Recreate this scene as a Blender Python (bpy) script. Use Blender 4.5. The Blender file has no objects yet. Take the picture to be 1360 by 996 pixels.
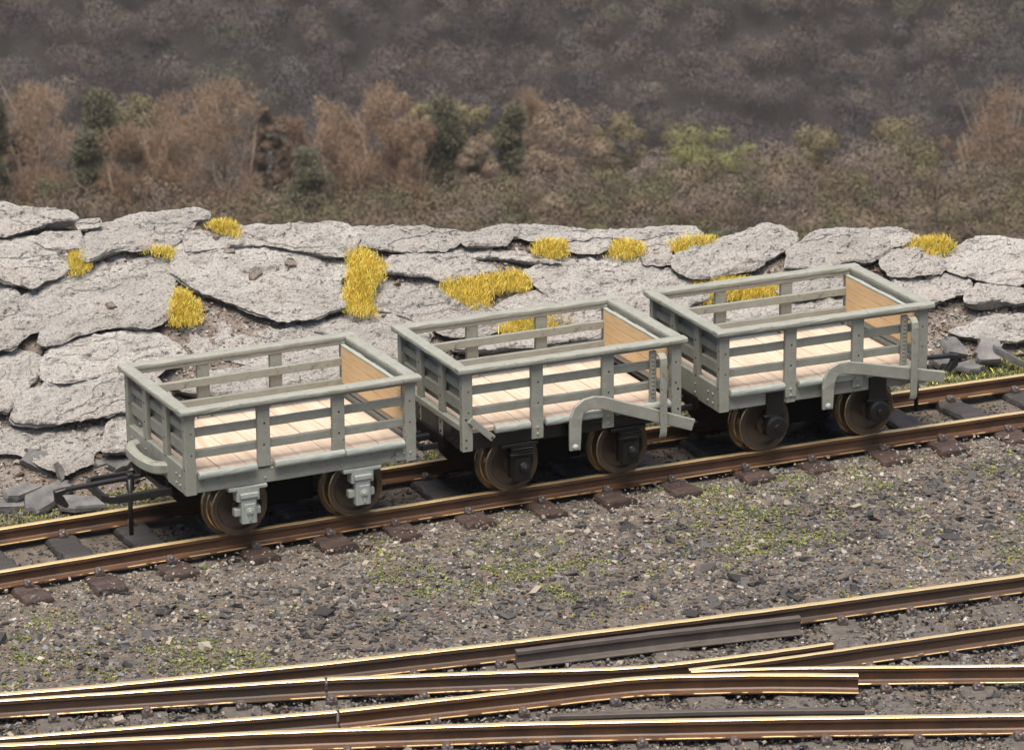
import bpy, bmesh, math, random
import numpy as np
from mathutils import Vector, Matrix
R = math.radians
random.seed(7); RNG = np.random.default_rng(11)
S = bpy.context.scene
COL = S.collection

# ------------------------------------------------------------------ camera
AZ, EL, ROLL = 0.43247, 0.30349, -0.00828
FPX, PW, PH = 5116.4, 1360.0, 996.0
CAM = np.array([-10.25236, -25.46352, 9.52916])
FW = np.array([math.sin(AZ)*math.cos(EL), math.cos(AZ)*math.cos(EL), -math.sin(EL)])
_r = np.cross(FW, [0, 0, 1]); _r /= np.linalg.norm(_r); _u = np.cross(_r, FW)
RT = math.cos(ROLL)*_r + math.sin(ROLL)*_u
UP = -math.sin(ROLL)*_r + math.cos(ROLL)*_u
FH = np.array([math.sin(AZ), math.cos(AZ), 0.0]); RH = np.array([math.cos(AZ), -math.sin(AZ), 0.0])
cd = bpy.data.cameras.new('camera'); cam = bpy.data.objects.new('camera', cd); COL.objects.link(cam)
cam.matrix_world = Matrix(((RT[0], UP[0], -FW[0], CAM[0]), (RT[1], UP[1], -FW[1], CAM[1]), (RT[2], UP[2], -FW[2], CAM[2]), (0, 0, 0, 1)))
cd.sensor_width = 36; cd.lens = FPX*36/PW; cd.clip_start = 0.5; cd.clip_end = 6000
cd.dof.use_dof = True; cd.dof.focus_distance = 29.2; cd.dof.aperture_fstop = 5.2
S.camera = cam
# ------------------------------------------------------------------ light
SUN_EL, SUN_AZ = 73, -125          # azimuth of the direction the light comes from, degrees from +X
w = bpy.data.worlds.new('World'); S.world = w; w.use_nodes = True
nt = w.node_tree; bg = nt.nodes['Background']
sky = nt.nodes.new('ShaderNodeTexSky'); sky.sky_type = 'NISHITA'; sky.sun_disc = False
sky.sun_elevation = R(SUN_EL); sky.sun_rotation = R(90-SUN_AZ)
sky.dust_density = 4.0; sky.air_density = 1.0; sky.ozone_density = 1.0
nt.links.new(sky.outputs[0], bg.inputs[0]); bg.inputs[1].default_value = 0.105
sl = bpy.data.lights.new('sun', 'SUN'); sl.energy = 4.4; sl.angle = R(42); sl.color = (1.0, .92, .81)
sun = bpy.data.objects.new('sun', sl); COL.objects.link(sun)
sd = Vector((math.cos(R(SUN_AZ))*math.cos(R(SUN_EL)), math.sin(R(SUN_AZ))*math.cos(R(SUN_EL)), math.sin(R(SUN_EL))))
sun.rotation_euler = sd.to_track_quat('Z', 'Y').to_euler()
S.view_settings.view_transform = 'Standard'; S.view_settings.look = 'None'
S.view_settings.exposure = 0.42; S.view_settings.gamma = 1
S.render.engine = 'CYCLES'
try:
    S.cycles.use_denoising = True; S.cycles.max_bounces = 6
except Exception: pass

# ------------------------------------------------------------------ helpers
def ray(x, y): return FW + RT*(x-PW/2)/FPX - UP*(y-PH/2)/FPX
def at_z(x, y, z):
    d = ray(x, y); return CAM + d*((z-CAM[2])/d[2])
def at_plane(x, y, P, n):
    d = ray(x, y); return CAM + d*(((P-CAM)@n)/(d@n))
def at_depth(x, y, D):
    d = ray(x, y); return CAM + d*(D/(d@FH))
def to_px(P):
    v = np.asarray(P)-CAM; z = v@FW
    return PW/2+FPX*(v@RT)/z, PH/2-FPX*(v@UP)/z

def hash3(ix, iy, iz, seed):
    h = (ix.astype(np.int64)*374761393 + iy.astype(np.int64)*668265263 + iz.astype(np.int64)*2147483647 + seed*974634777) & 0xffffffff
    h = ((h ^ (h >> 13))*1274126177) & 0xffffffff
    h = ((h ^ (h >> 16))*2246822519) & 0xffffffff
    return ((h ^ (h >> 15)) & 0xffffff)/float(0xffffff)
def vnoise(P, seed=0):
    P = np.asarray(P, float); i = np.floor(P).astype(np.int64); f = P-i; f = f*f*(3-2*f)
    out = 0
    for dx in (0, 1):
        wx = f[:, 0] if dx else 1-f[:, 0]
        for dy in (0, 1):
            wy = f[:, 1] if dy else 1-f[:, 1]
            for dz in (0, 1):
                wz = f[:, 2] if dz else 1-f[:, 2]
                out = out + wx*wy*wz*hash3(i[:, 0]+dx, i[:, 1]+dy, i[:, 2]+dz, seed)
    return out*2-1
def fbm(P, scale=1.0, octv=4, seed=0, gain=.5):
    P = np.asarray(P, float)*scale; a = 1.0; s = 0; t = 0
    for k in range(octv):
        s = s+a*vnoise(P, seed+k*17); t += a; a *= gain; P = P*2.03+3.1
    return s/t

def mesh_np(name, V, F, mats, parent=None, midx=None, smooth=False, loc=None):
    """V (n,3), F (m,k) all the same k."""
    V = np.asarray(V, np.float32); F = np.asarray(F, np.int32)
    me = bpy.data.meshes.new(name); m, k = F.shape
    me.vertices.add(len(V)); me.vertices.foreach_set('co', V.ravel())
    me.loops.add(m*k); me.loops.foreach_set('vertex_index', F.ravel())
    me.polygons.add(m); me.polygons.foreach_set('loop_start', np.arange(0, m*k, k, dtype=np.int32))
    me.polygons.foreach_set('loop_total', np.full(m, k, np.int32))
    if not isinstance(mats, (list, tuple)): mats = [mats]
    for x in mats: me.materials.append(x)
    if midx is not None: me.polygons.foreach_set('material_index', np.asarray(midx, np.int32))
    me.polygons.foreach_set('use_smooth', np.full(m, bool(smooth)))
    me.update(calc_edges=True); me.validate()
    o = bpy.data.objects.new(name, me); COL.objects.link(o)
    if parent: o.parent = parent
    if loc is not None: o.location = loc
    return o
def tag(o, label=None, cat=None, group=None, kind=None):
    if label: o['label'] = label
    if cat: o['category'] = cat
    if group: o['group'] = group
    if kind: o['kind'] = kind
    return o
def empty(name, loc, rz=0.0):
    o = bpy.data.objects.new(name, None); COL.objects.link(o); o.location = loc; o.rotation_euler = (0, 0, rz)
    o.empty_display_size = .1; return o

class MB:
    """collects shapes, links them as one mesh object"""
    def __init__(s): s.v = []; s.f = []; s.m = []; s.s = []
    def add(s, V, F, m=0, smooth=False):
        b = len(s.v); s.v += [tuple(x) for x in V]
        for fc in F: s.f.append([i+b for i in fc]); s.m.append(m); s.s.append(smooth)
    def bar(s, p0, p1, w, h, m=0, up=(0, 0, 1), r=.008, seg=.09, jit=.0022, mcap=None):
        """a bar from p0 to p1 with rounded long edges; w sideways, h along up"""
        p0 = Vector(p0); p1 = Vector(p1); d = (p1-p0); L = d.length; d.normalize()
        up = Vector(up); sd_ = d.cross(up).normalized(); up = sd_.cross(d)
        r = min(r, w*.45, h*.45); prof = []
        for cx, cy, a0 in ((1, 1, 0), (-1, 1, 90), (-1, -1, 180), (1, -1, 270)):
            for a in (0, 45, 90):
                an = R(a0+a); prof.append((cx*(w/2-r)+r*math.cos(an), cy*(h/2-r)+r*math.sin(an)))
        n = max(1, int(round(L/seg))); V = []; k = len(prof)
        rings = [(0, .8)] + [(min(max(i/n, .004/L), 1-.004/L), 1) for i in range(n+1)] + [(1, .8)]
        for t, sc in rings:
            c = p0+d*(L*t)
            jw, jh = random.uniform(-jit, jit), random.uniform(-jit, jit)
            ew = r*.5*(1-sc)*5
            for a, b in prof:
                aa = a-math.copysign(min(abs(a), ew), a); bb = b-math.copysign(min(abs(b), ew), b)
                j = random.uniform(-jit, jit)*.35
                V.append(c+sd_*(aa+jw*.5+j)+up*(bb+jh*.5+j))
        F = []; nr = len(rings)
        for i in range(nr-1):
            for j in range(k):
                F.append((i*k+j, i*k+(j+1) % k, (i+1)*k+(j+1) % k, (i+1)*k+j))
        s.add(V, F, m)
        s.add([V[j] for j in range(k)], [list(range(k))[::-1]], m if mcap is None else mcap)
        s.add([V[(nr-1)*k+j] for j in range(k)], [list(range(k))], m if mcap is None else mcap)
    def tube(s, pts, rad, m=0, n=10, cap=True):
        pts = [Vector(p) for p in pts]; V = []; N = len(pts)
        rad = [rad]*N if not isinstance(rad, (list, tuple)) else rad
        d0 = (pts[1]-pts[0]).normalized(); a = d0.orthogonal().normalized()
        for i, p in enumerate(pts):
            t = (pts[min(i+1, N-1)]-pts[max(i-1, 0)]).normalized()
            a = (a-t*a.dot(t)).normalized(); b = t.cross(a)
            for j in range(n):
                an = 2*math.pi*j/n; V.append(p+(a*math.cos(an)+b*math.sin(an))*rad[i])
        F = [(i*n+j, i*n+(j+1) % n, (i+1)*n+(j+1) % n, (i+1)*n+j) for i in range(N-1) for j in range(n)]
        s.add(V, F, m, True)
        if cap: s.add([V[j] for j in range(n)], [list(range(n))[::-1]], m); s.add([V[(N-1)*n+j] for j in range(n)], [list(range(n))], m)
    def ribbon(s, pts, w, h, side, m=0, jit=.001):
        """a rectangular bar swept along pts; w along the given side vector, h the other way"""
        pts = [Vector(p) for p in pts]; side = Vector(side).normalized(); N = len(pts); V = []
        for i, p in enumerate(pts):
            t = (pts[min(i+1, N-1)]-pts[max(i-1, 0)]).normalized(); b = t.cross(side).normalized()
            hh = h[i] if isinstance(h, (list, tuple)) else h
            e = .18
            for a, c in ((.5, .5-e), (.5-e, .5), (-.5+e, .5), (-.5, .5-e), (-.5, -.5+e), (-.5+e, -.5), (.5-e, -.5), (.5, -.5+e)):
                aw = a*w if abs(a) > .49 else math.copysign(w/2-min(e*w, e*hh), a)
                ch = c*hh if abs(c) > .49 else math.copysign(hh/2-min(e*w, e*hh), c)
                V.append(p+side*(aw+random.uniform(-jit, jit))+b*(ch+random.uniform(-jit, jit)))
        k = 8
        F = [(i*k+j, i*k+(j+1) % k, (i+1)*k+(j+1) % k, (i+1)*k+j) for i in range(N-1) for j in range(k)]
        s.add(V, F, m); s.add(V[:k], [list(range(k))[::-1]], m); s.add(V[-k:], [list(range(k))], m)
    def lathe(s, c, axis, prof, m=0, n=32, mats=None):
        """prof = [(distance along axis, radius)]"""
        c = Vector(c); ax = Vector(axis).normalized(); a = ax.orthogonal().normalized(); b = ax.cross(a); V = []
        for d, r_ in prof:
            for j in range(n):
                an = 2*math.pi*j/n; V.append(c+ax*d+(a*math.cos(an)+b*math.sin(an))*r_)
        for i in range(len(prof)-1):
            F = [(i*n+j, i*n+(j+1) % n, (i+1)*n+(j+1) % n, (i+1)*n+j) for j in range(n)]
            s.add(V[i*n:(i+2)*n], [[q-i*n for q in fc] for fc in F], mats[i] if mats else m, False)
    def dome(s, c, axis, r_, h, m=0, n=8):
        c = Vector(c); s.lathe(c, axis, [(0, r_), (h*.6, r_*.85), (h, r_*.4), (h, .0001)], m, n)
    def build(s, name, mats, parent=None, smooth_angle=None):
        me = bpy.data.meshes.new(name); me.from_pydata(s.v, [], s.f)
        if not isinstance(mats, (list, tuple)): mats = [mats]
        for x in mats: me.materials.append(x)
        me.polygons.foreach_set('material_index', s.m); me.polygons.foreach_set('use_smooth', s.s)
        bm = bmesh.new(); bm.from_mesh(me)
        bmesh.ops.remove_doubles(bm, verts=bm.verts, dist=1e-5)
        bmesh.ops.recalc_face_normals(bm, faces=bm.faces); bm.to_mesh(me); bm.free(); me.update()
        if smooth_angle:
            me.polygons.foreach_set('use_smooth', [True]*len(me.polygons)); me.set_sharp_from_angle(angle=R(smooth_angle))
        o = bpy.data.objects.new(name, me); COL.objects.link(o)
        if parent: o.parent = parent
        return o

# ------------------------------------------------------------------ materials
def mat(name, c1, c2=None, rough=.7, metal=0.0, scale=6.0, bump=.0, bscale=40.0, spec=.5, detail=6, stretch=None, c3=None, s3=2.0, t3=(.55, .7), rand=0.0, bdist=.01, spots=None):
    m = bpy.data.materials.new(name); m.use_nodes = True; n = m.node_tree; L = n.links
    b = n.nodes['Principled BSDF']; b.inputs['Roughness'].default_value = rough; b.inputs['Metallic'].default_value = metal
    b.inputs['Specular IOR Level'].default_value = spec
    tc = n.nodes.new('ShaderNodeTexCoord'); co = tc.outputs['Object']
    if stretch:
        mp = n.nodes.new('ShaderNodeMapping'); mp.inputs['Scale'].default_value = stretch; L.new(co, mp.inputs[0]); co = mp.outputs[0]
    def noise(sc, det=detail, r=.6):
        t = n.nodes.new('ShaderNodeTexNoise'); t.inputs['Scale'].default_value = sc; t.inputs['Detail'].default_value = det
        t.inputs['Roughness'].default_value = r; L.new(co, t.inputs['Vector']); return t.outputs['Fac']
    def mix(fac, a, bb):
        x = n.nodes.new('ShaderNodeMix'); x.data_type = 'RGBA'; L.new(fac, x.inputs[0])
        for sock, val in ((x.inputs[6], a), (x.inputs[7], bb)):
            if isinstance(val, tuple): sock.default_value = (*val, 1)
            else: L.new(val, sock)
        return x.outputs[2]
    def ramp(fac, lo, hi):
        x = n.nodes.new('ShaderNodeMapRange'); L.new(fac, x.inputs[0]); x.inputs[1].default_value = lo; x.inputs[2].default_value = hi; return x.outputs[0]
    out = None
    if c2:
        out = mix(ramp(noise(scale), .32, .68), c1, c2)
        if c3: out = mix(ramp(noise(s3, 5), *t3), out, c3)
        if spots: out = mix(ramp(noise(spots[0], 3), spots[1], spots[1]+.08), out, spots[2])
    if rand:
        oi = n.nodes.new('ShaderNodeObjectInfo'); hs = n.nodes.new('ShaderNodeHueSaturation')
        mr = n.nodes.new('ShaderNodeMapRange'); L.new(oi.outputs['Random'], mr.inputs[0]); mr.inputs[3].default_value = 1-rand; mr.inputs[4].default_value = 1+rand
        L.new(mr.outputs[0], hs.inputs['Value'])
        if out is None: hs.inputs['Color'].default_value = (*c1, 1)
        else: L.new(out, hs.inputs['Color'])
        out = hs.outputs[0]
    if out is None: b.inputs['Base Color'].default_value = (*c1, 1)
    else: L.new(out, b.inputs['Base Color'])
    if bump:
        bp = n.nodes.new('ShaderNodeBump'); bp.inputs['Strength'].default_value = bump; bp.inputs['Distance'].default_value = bdist
        L.new(noise(bscale, 8, .65), bp.inputs['Height']); L.new(bp.outputs[0], b.inputs['Normal'])
    return m

M = {}
M['paint'] = mat('grey_green_paint', (.224, .228, .192), (.272, .276, .238), rough=.55, scale=9, bump=.35, bscale=55, c3=(.30, .315, .28), s3=22, t3=(.58, .75), bdist=.006, spots=(16, .63, (.155, .147, .12)))
M['paint_light'] = mat('pale_grey_paint', (.27, .295, .268), (.33, .355, .32), rough=.5, scale=20, bump=.3, bscale=60, bdist=.006)
M['hole'] = mat('rivet_hole_shade', (.03, .03, .028), rough=.9)  # near-black colour on raised dots paints the shade inside rivet holes
M['black'] = mat('black_paint', (.005, .005, .005), (.010, .0098, .0095), rough=.27, scale=14, bump=.4, bscale=60, bdist=.006)
M['under'] = mat('under_shade_black', (.006, .006, .006), rough=.8, spec=.15)  # dull near-black, puts the shade beneath the wagons into the colour
M['coupler'] = mat('black_plastic', (.013, .013, .014), rough=.42)
M['wood_floor'] = mat('pale_floor_wood', (.45, .35, .265), (.56, .452, .36), rough=.75, scale=3, stretch=(9, 1, 4), c3=(.41, .31, .225), s3=1.1, t3=(.52, .66), bump=.1, bscale=30, rand=0)
M['wood_end'] = mat('golden_end_wood', (.52, .355, .18), (.62, .455, .265), rough=.7, scale=3, stretch=(4, 1.2, 8), c3=(.38, .2, .07), s3=3, t3=(.6, .75), bump=.1, bscale=30)
M['wheel'] = mat('brown_wheel_metal', (.085, .066, .05), (.115, .088, .066), rough=.36, metal=.45, scale=12, bump=.1, bscale=40)
M['tyre'] = mat('worn_tyre_metal', (.36, .27, .17), rough=.24, metal=.85)
M['rail_head'] = mat('polished_rail_head', (.80, .58, .28), (.88, .69, .38), rough=.26, metal=.62, scale=5, stretch=(1, 8, 1), spots=(60, .68, (.2, .12, .06)))
M['foot_edge'] = mat('foot_edge_glint', (.80, .60, .30), (.62, .42, .2), rough=.35, metal=.6, scale=4, c3=(.10, .055, .03), s3=5, t3=(.50, .56))  # gold lip paints the lit highlight along the foot, broken by brown patches
M['rail_side'] = mat('rusty_rail_side', (.072, .036, .020), (.108, .052, .025), rough=.42, scale=7, c3=(.045, .028, .02), s3=4, t3=(.5, .7), bump=.2, bscale=60, bdist=.006)
M['rail_side_dark'] = mat('dark_rail_side', (.050, .032, .023), (.08, .044, .026), rough=.5, scale=7, c3=(.05, .036, .028), s3=2.5, t3=(.5, .7), bump=.2, bscale=60, bdist=.006)
M['check'] = mat('dark_check_rail', (.06, .048, .042), (.085, .07, .06), rough=.6, scale=9, bump=.2, bscale=50, bdist=.006)
M['sleeper'] = mat('brown_sleeper', (.038, .025, .021), (.066, .043, .036), rough=.55, scale=12, bump=.9, bscale=35, bdist=.012, c3=(.11, .078, .065), s3=20, t3=(.62, .75))
def ash_middle(m):
    n = m.node_tree; L = n.links; b = n.nodes['Principled BSDF']; src = b.inputs['Base Color'].links[0].from_socket
    tc = n.nodes.new('ShaderNodeTexCoord'); sp = n.nodes.new('ShaderNodeSeparateXYZ'); L.new(tc.outputs['Object'], sp.inputs[0])
    ab = n.nodes.new('ShaderNodeMath'); ab.operation = 'ABSOLUTE'; L.new(sp.outputs[1], ab.inputs[0])
    mr = n.nodes.new('ShaderNodeMapRange'); L.new(ab.outputs[0], mr.inputs[0]); mr.inputs[1].default_value = .36; mr.inputs[2].default_value = .46
    x = n.nodes.new('ShaderNodeMix'); x.data_type = 'RGBA'; L.new(mr.outputs[0], x.inputs[0]); x.inputs[6].default_value = (.042, .038, .036, 1); L.new(src, x.inputs[7]); L.new(x.outputs[2], b.inputs['Base Color'])
ash_middle(M['sleeper'])
M['sleeper_ash'] = mat('ash_covered_sleeper', (.065, .055, .048), (.11, .095, .083), rough=.8, scale=14, bump=.5, bscale=35, bdist=.012)
M['chair'] = mat('dark_chair', (.06, .045, .042), (.10, .078, .072), rough=.45, scale=14, bump=.4, bscale=40)
def rockmat(name, dark, mid, lite, tint, rand=.05):
    m = bpy.data.materials.new(name); m.use_nodes = True; n = m.node_tree; L = n.links; b = n.nodes['Principled BSDF']
    b.inputs['Roughness'].default_value = .9; b.inputs['Specular IOR Level'].default_value = .3
    tc = n.nodes.new('ShaderNodeTexCoord'); co = tc.outputs['Object']
    mp = n.nodes.new('ShaderNodeMapping'); mp.inputs['Scale'].default_value = (.62, 1, 1); L.new(co, mp.inputs[0]); cs = mp.outputs[0]
    def noise(sc, det, r, v=co, dist=0):
        t = n.nodes.new('ShaderNodeTexNoise'); t.inputs['Scale'].default_value = sc; t.inputs['Detail'].default_value = det; t.inputs['Roughness'].default_value = r; t.inputs['Distortion'].default_value = dist
        L.new(v, t.inputs['Vector']); return t.outputs['Fac']
    def rg(f, a, c, lo=0, hi=1):
        x = n.nodes.new('ShaderNodeMapRange'); L.new(f, x.inputs[0]); x.inputs[1].default_value = a; x.inputs[2].default_value = c; x.inputs[3].default_value = lo; x.inputs[4].default_value = hi; return x.outputs[0]
    def mix(f, a, c):
        x = n.nodes.new('ShaderNodeMix'); x.data_type = 'RGBA'; L.new(f, x.inputs[0])
        for so, v in ((x.inputs[6], a), (x.inputs[7], c)):
            if isinstance(v, tuple): so.default_value = (*v, 1)
            else: L.new(v, so)
        return x.outputs[2]
    def math_(op, a, c):
        x = n.nodes.new('ShaderNodeMath'); x.operation = op
        for so, v in ((x.inputs[0], a), (x.inputs[1], c)):
            if isinstance(v, (int, float)): so.default_value = v
            else: L.new(v, so)
        return x.outputs[0]
    big = noise(3.2, 6, .6, cs); grit = noise(46, 5, .7); fine = noise(120, 3, .6); pit = noise(24, 4, .6, cs); crack = noise(3.2, 6, .6, cs, .15); stain = noise(1.7, 4, .6)
    c = mix(rg(big, .3, .7), mid, lite); c = mix(rg(stain, .52, .68, 0, .75), c, tint)
    c = mix(rg(grit, .50, .68, 0, .72), c, dark); c = mix(rg(fine, .58, .72, 0, .8), c, tuple(min(.8, v*1.35) for v in lite))
    c = mix(rg(pit, .60, .68, 0, .85), c, dark)
    cr = math_('ABSOLUTE', math_('SUBTRACT', crack, .5), 0); ck = rg(cr, .0, .012, 1, 0); gate = rg(noise(2.1, 3, .5), .5, .6)
    ckk = math_('MULTIPLY', ck, gate); c = mix(math_('MULTIPLY', ckk, .35), c, tuple(v*.6 for v in dark))
    if rand:
        oi = n.nodes.new('ShaderNodeObjectInfo'); hs = n.nodes.new('ShaderNodeHueSaturation'); L.new(rg(oi.outputs['Random'], 0, 1, 1-rand, 1+rand), hs.inputs['Value']); L.new(c, hs.inputs['Color']); c = hs.outputs[0]
    L.new(c, b.inputs['Base Color'])
    h = math_('ADD', math_('MULTIPLY', noise(14, 6, .72, cs), .8), math_('MULTIPLY', grit, .6)); h = math_('SUBTRACT', h, math_('MULTIPLY', ckk, .12)); h = math_('SUBTRACT', h, rg(pit, .60, .70, 0, .25))
    bp = n.nodes.new('ShaderNodeBump'); bp.inputs['Strength'].default_value = 1.0; bp.inputs['Distance'].default_value = .07; L.new(h, bp.inputs['Height']); L.new(bp.outputs[0], b.inputs['Normal'])
    return m
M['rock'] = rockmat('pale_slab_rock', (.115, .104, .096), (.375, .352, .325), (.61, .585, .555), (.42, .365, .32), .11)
M['rock_edge'] = rockmat('shaded_slab_edge', (.11, .10, .09), (.27, .255, .235), (.42, .40, .375), (.25, .215, .19))  # darker copy of the slab rock, shade painted on sides and underside
M['earth'] = rockmat('dusty_bank_earth', (.09, .06, .05), (.26, .205, .175), (.38, .34, .30), (.15, .09, .07), 0)
M['slate'] = mat('dark_slate', (.075, .073, .073), (.16, .155, .15), rough=.5, scale=8, bump=.6, bscale=25, bdist=.02, rand=.25)
M['ground'] = mat('ash_ground', (.072, .058, .046), (.165, .135, .108), rough=.95, scale=7, bump=.8, bscale=30, bdist=.03)
M['hillside'] = mat('shade_toned_hillside', (.018, .016, .016), (.03, .026, .025), rough=1, scale=.25, bump=.6, bscale=1, bdist=.4)  # kept very dark to paint shade into the gaps between far crowns
def flat(name, c, rough=.8, spec=.4): return mat(name, c, rough=rough, spec=spec)
GR = [flat('stone_dark', (.036, .033, .032), .5), flat('stone_slate', (.072, .068, .066), .45), flat('stone_grey', (.155, .148, .14), .7),
      flat('stone_tan', (.27, .235, .19), .85), flat('stone_rust', (.125, .085, .063), .85), flat('stone_pale', (.36, .34, .31), .8), flat('stone_bluish', (.15, .15, .155), .5)]
MOSS = [flat('moss_green', (.16, .175, .06), .9, .1), flat('moss_lime', (.24, .245, .08), .9, .1), flat('moss_deep', (.09, .13, .05), .9, .1)]
YEL = [flat('straw_gold', (.68, .51, .09), .9, .1), flat('straw_yellow', (.80, .67, .17), .9, .1), flat('straw_ochre', (.62, .40, .07), .9, .1), flat('straw_olive', (.36, .37, .08), .9, .1)]

# ------------------------------------------------------------------ terrain
BY0, BZ0, BT = 1.05, -.16, math.tan(R(35))
def bank_z(x, y): return BZ0+BT*(y-BY0)
BN = np.array([0, -BT, 1.0])
CREST = [(-60, 268), (0, 272), (100, 294), (130, 300), (200, 292), (275, 296), (330, 306), (460, 304), (620, 308), (690, 306), (900, 308), (960, 318), (1010, 306), (1055, 314), (1075, 318), (1110, 312), (1180, 312), (1230, 326), (1260, 332), (1300, 322), (1420, 326)]
_cp = [at_plane(a, b+5, np.array([0, BY0, BZ0]), BN) for a, b in CREST]
_cx = np.array([p[0] for p in _cp]); _cy = np.array([p[1] for p in _cp])
def crest_y(x): return np.interp(x, _cx, _cy)
TD = [34, 36, 60, 120, 180, 240, 300, 450, 470, 600, 700, 900, 4000]
TZ = [0, -3, -13, -34, -51, -57.5, -75, -126, -120, -12, 8, 10, 10]
def terr_z(D): return np.interp(D, TD, TZ)

def grid(xs, ys, fz):
    X, Y = np.meshgrid(xs, ys); V = np.stack([X.ravel(), Y.ravel(), np.zeros(X.size)], 1); V[:, 2] = fz(V)
    nx, ny = len(xs), len(ys); i = np.arange(nx*ny).reshape(ny, nx)
    F = np.stack([i[:-1, :-1].ravel(), i[:-1, 1:].ravel(), i[1:, 1:].ravel(), i[1:, :-1].ravel()], 1)
    return V, F
def dense(lo, a, b, hi, step, n):
    return np.concatenate([np.linspace(lo, a, n, endpoint=False), np.arange(a, b, step), np.linspace(b, hi, n)])
def ground_h(V):
    z = np.full(len(V), -.165)
    z += .022*fbm(V*[1, 1, 0], 1.6, 4, 3) + .012*fbm(V*[1, 1, 0], 9, 3, 9)
    # between the rails of the main line the ash lies lower; the strip past the sleeper ends is heaped a little
    z += np.where(np.abs(V[:, 1]) < .36, -.012, 0); z += .004*np.clip(1-np.abs(V[:, 1]+.72)/.35, 0, 1)
    yb = np.clip((V[:, 1]-.62)/.4, 0, 1); z += .03*yb
    return z
def build_ground():
    V, F = grid(dense(-70, -5.5, 7.5, 70, .05, 14), dense(-60, -7.5, 1.3, 1.32, .05, 12)[:-11], ground_h)
    o = mesh_np('ground', V, F, M['ground'], smooth=True); tag(o, kind='structure')
    # bank of earth under the slabs, with its back falling to the valley
    xs = dense(-70, -4, 9, 70, .06, 14); ts = np.linspace(0, 1, 46); n = len(xs); rows = []
    for t in ts:
        y = .85+(crest_y(xs)-.85)*t; rows.append(np.stack([xs, y, bank_z(xs, y)], 1))
    for dy, dz in ((.25, -.25), (.8, -1.0), (1.6, -2.6)):
        y = crest_y(xs)+dy; rows.append(np.stack([xs, y, bank_z(xs, crest_y(xs))+dz], 1))
    V = np.concatenate(rows); nr = len(rows)
    d = .03*fbm(V, 1.7, 4, 21)+.022*fbm(V, 9, 4, 31); k = np.repeat(np.arange(nr) < 46, n)
    V[:, 2] += np.where(k, d, 0)-.03
    i = np.arange(nr*n).reshape(nr, n)
    F = np.stack([i[:-1, :-1].ravel(), i[:-1, 1:].ravel(), i[1:, 1:].ravel(), i[1:, :-1].ravel()], 1)
    o = mesh_np('bank', V, F, M['earth'], smooth=True); tag(o, kind='structure')
    # valley side and far hillside
    Ds = np.concatenate([np.linspace(34, 300, 60), np.linspace(306, 640, 60), np.linspace(680, 1300, 10)])
    Ss = np.concatenate([np.linspace(-700, -260, 6), np.linspace(-240, 240, 81), np.linspace(260, 700, 6)])
    Dg, Sg = np.meshgrid(Ds, Ss, indexing='ij'); D = Dg.ravel(); s = Sg.ravel()
    P = CAM*[1, 1, 0]+D[:, None]*FH+s[:, None]*RH
    z = terr_z(D)+np.clip((D-60)/200, 0, 1)*np.clip((440-D)/60, 0, 1)*3.0*fbm(np.stack([s, D, 0*s], 1), .02, 3, 5)
    # keep clear of the terrace at the sides
    z = np.where((D < 70), np.minimum(z, -4.5+0*D), z)
    V = np.stack([P[:, 0], P[:, 1], z], 1); i = np.arange(len(V)).reshape(Dg.shape)
    F = np.stack([i[:-1, :-1].ravel(), i[:-1, 1:].ravel(), i[1:, 1:].ravel(), i[1:, :-1].ravel()], 1)
    o = mesh_np('hillside', V, F, M['hillside'], smooth=True); tag(o, kind='structure')
build_ground()

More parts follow.
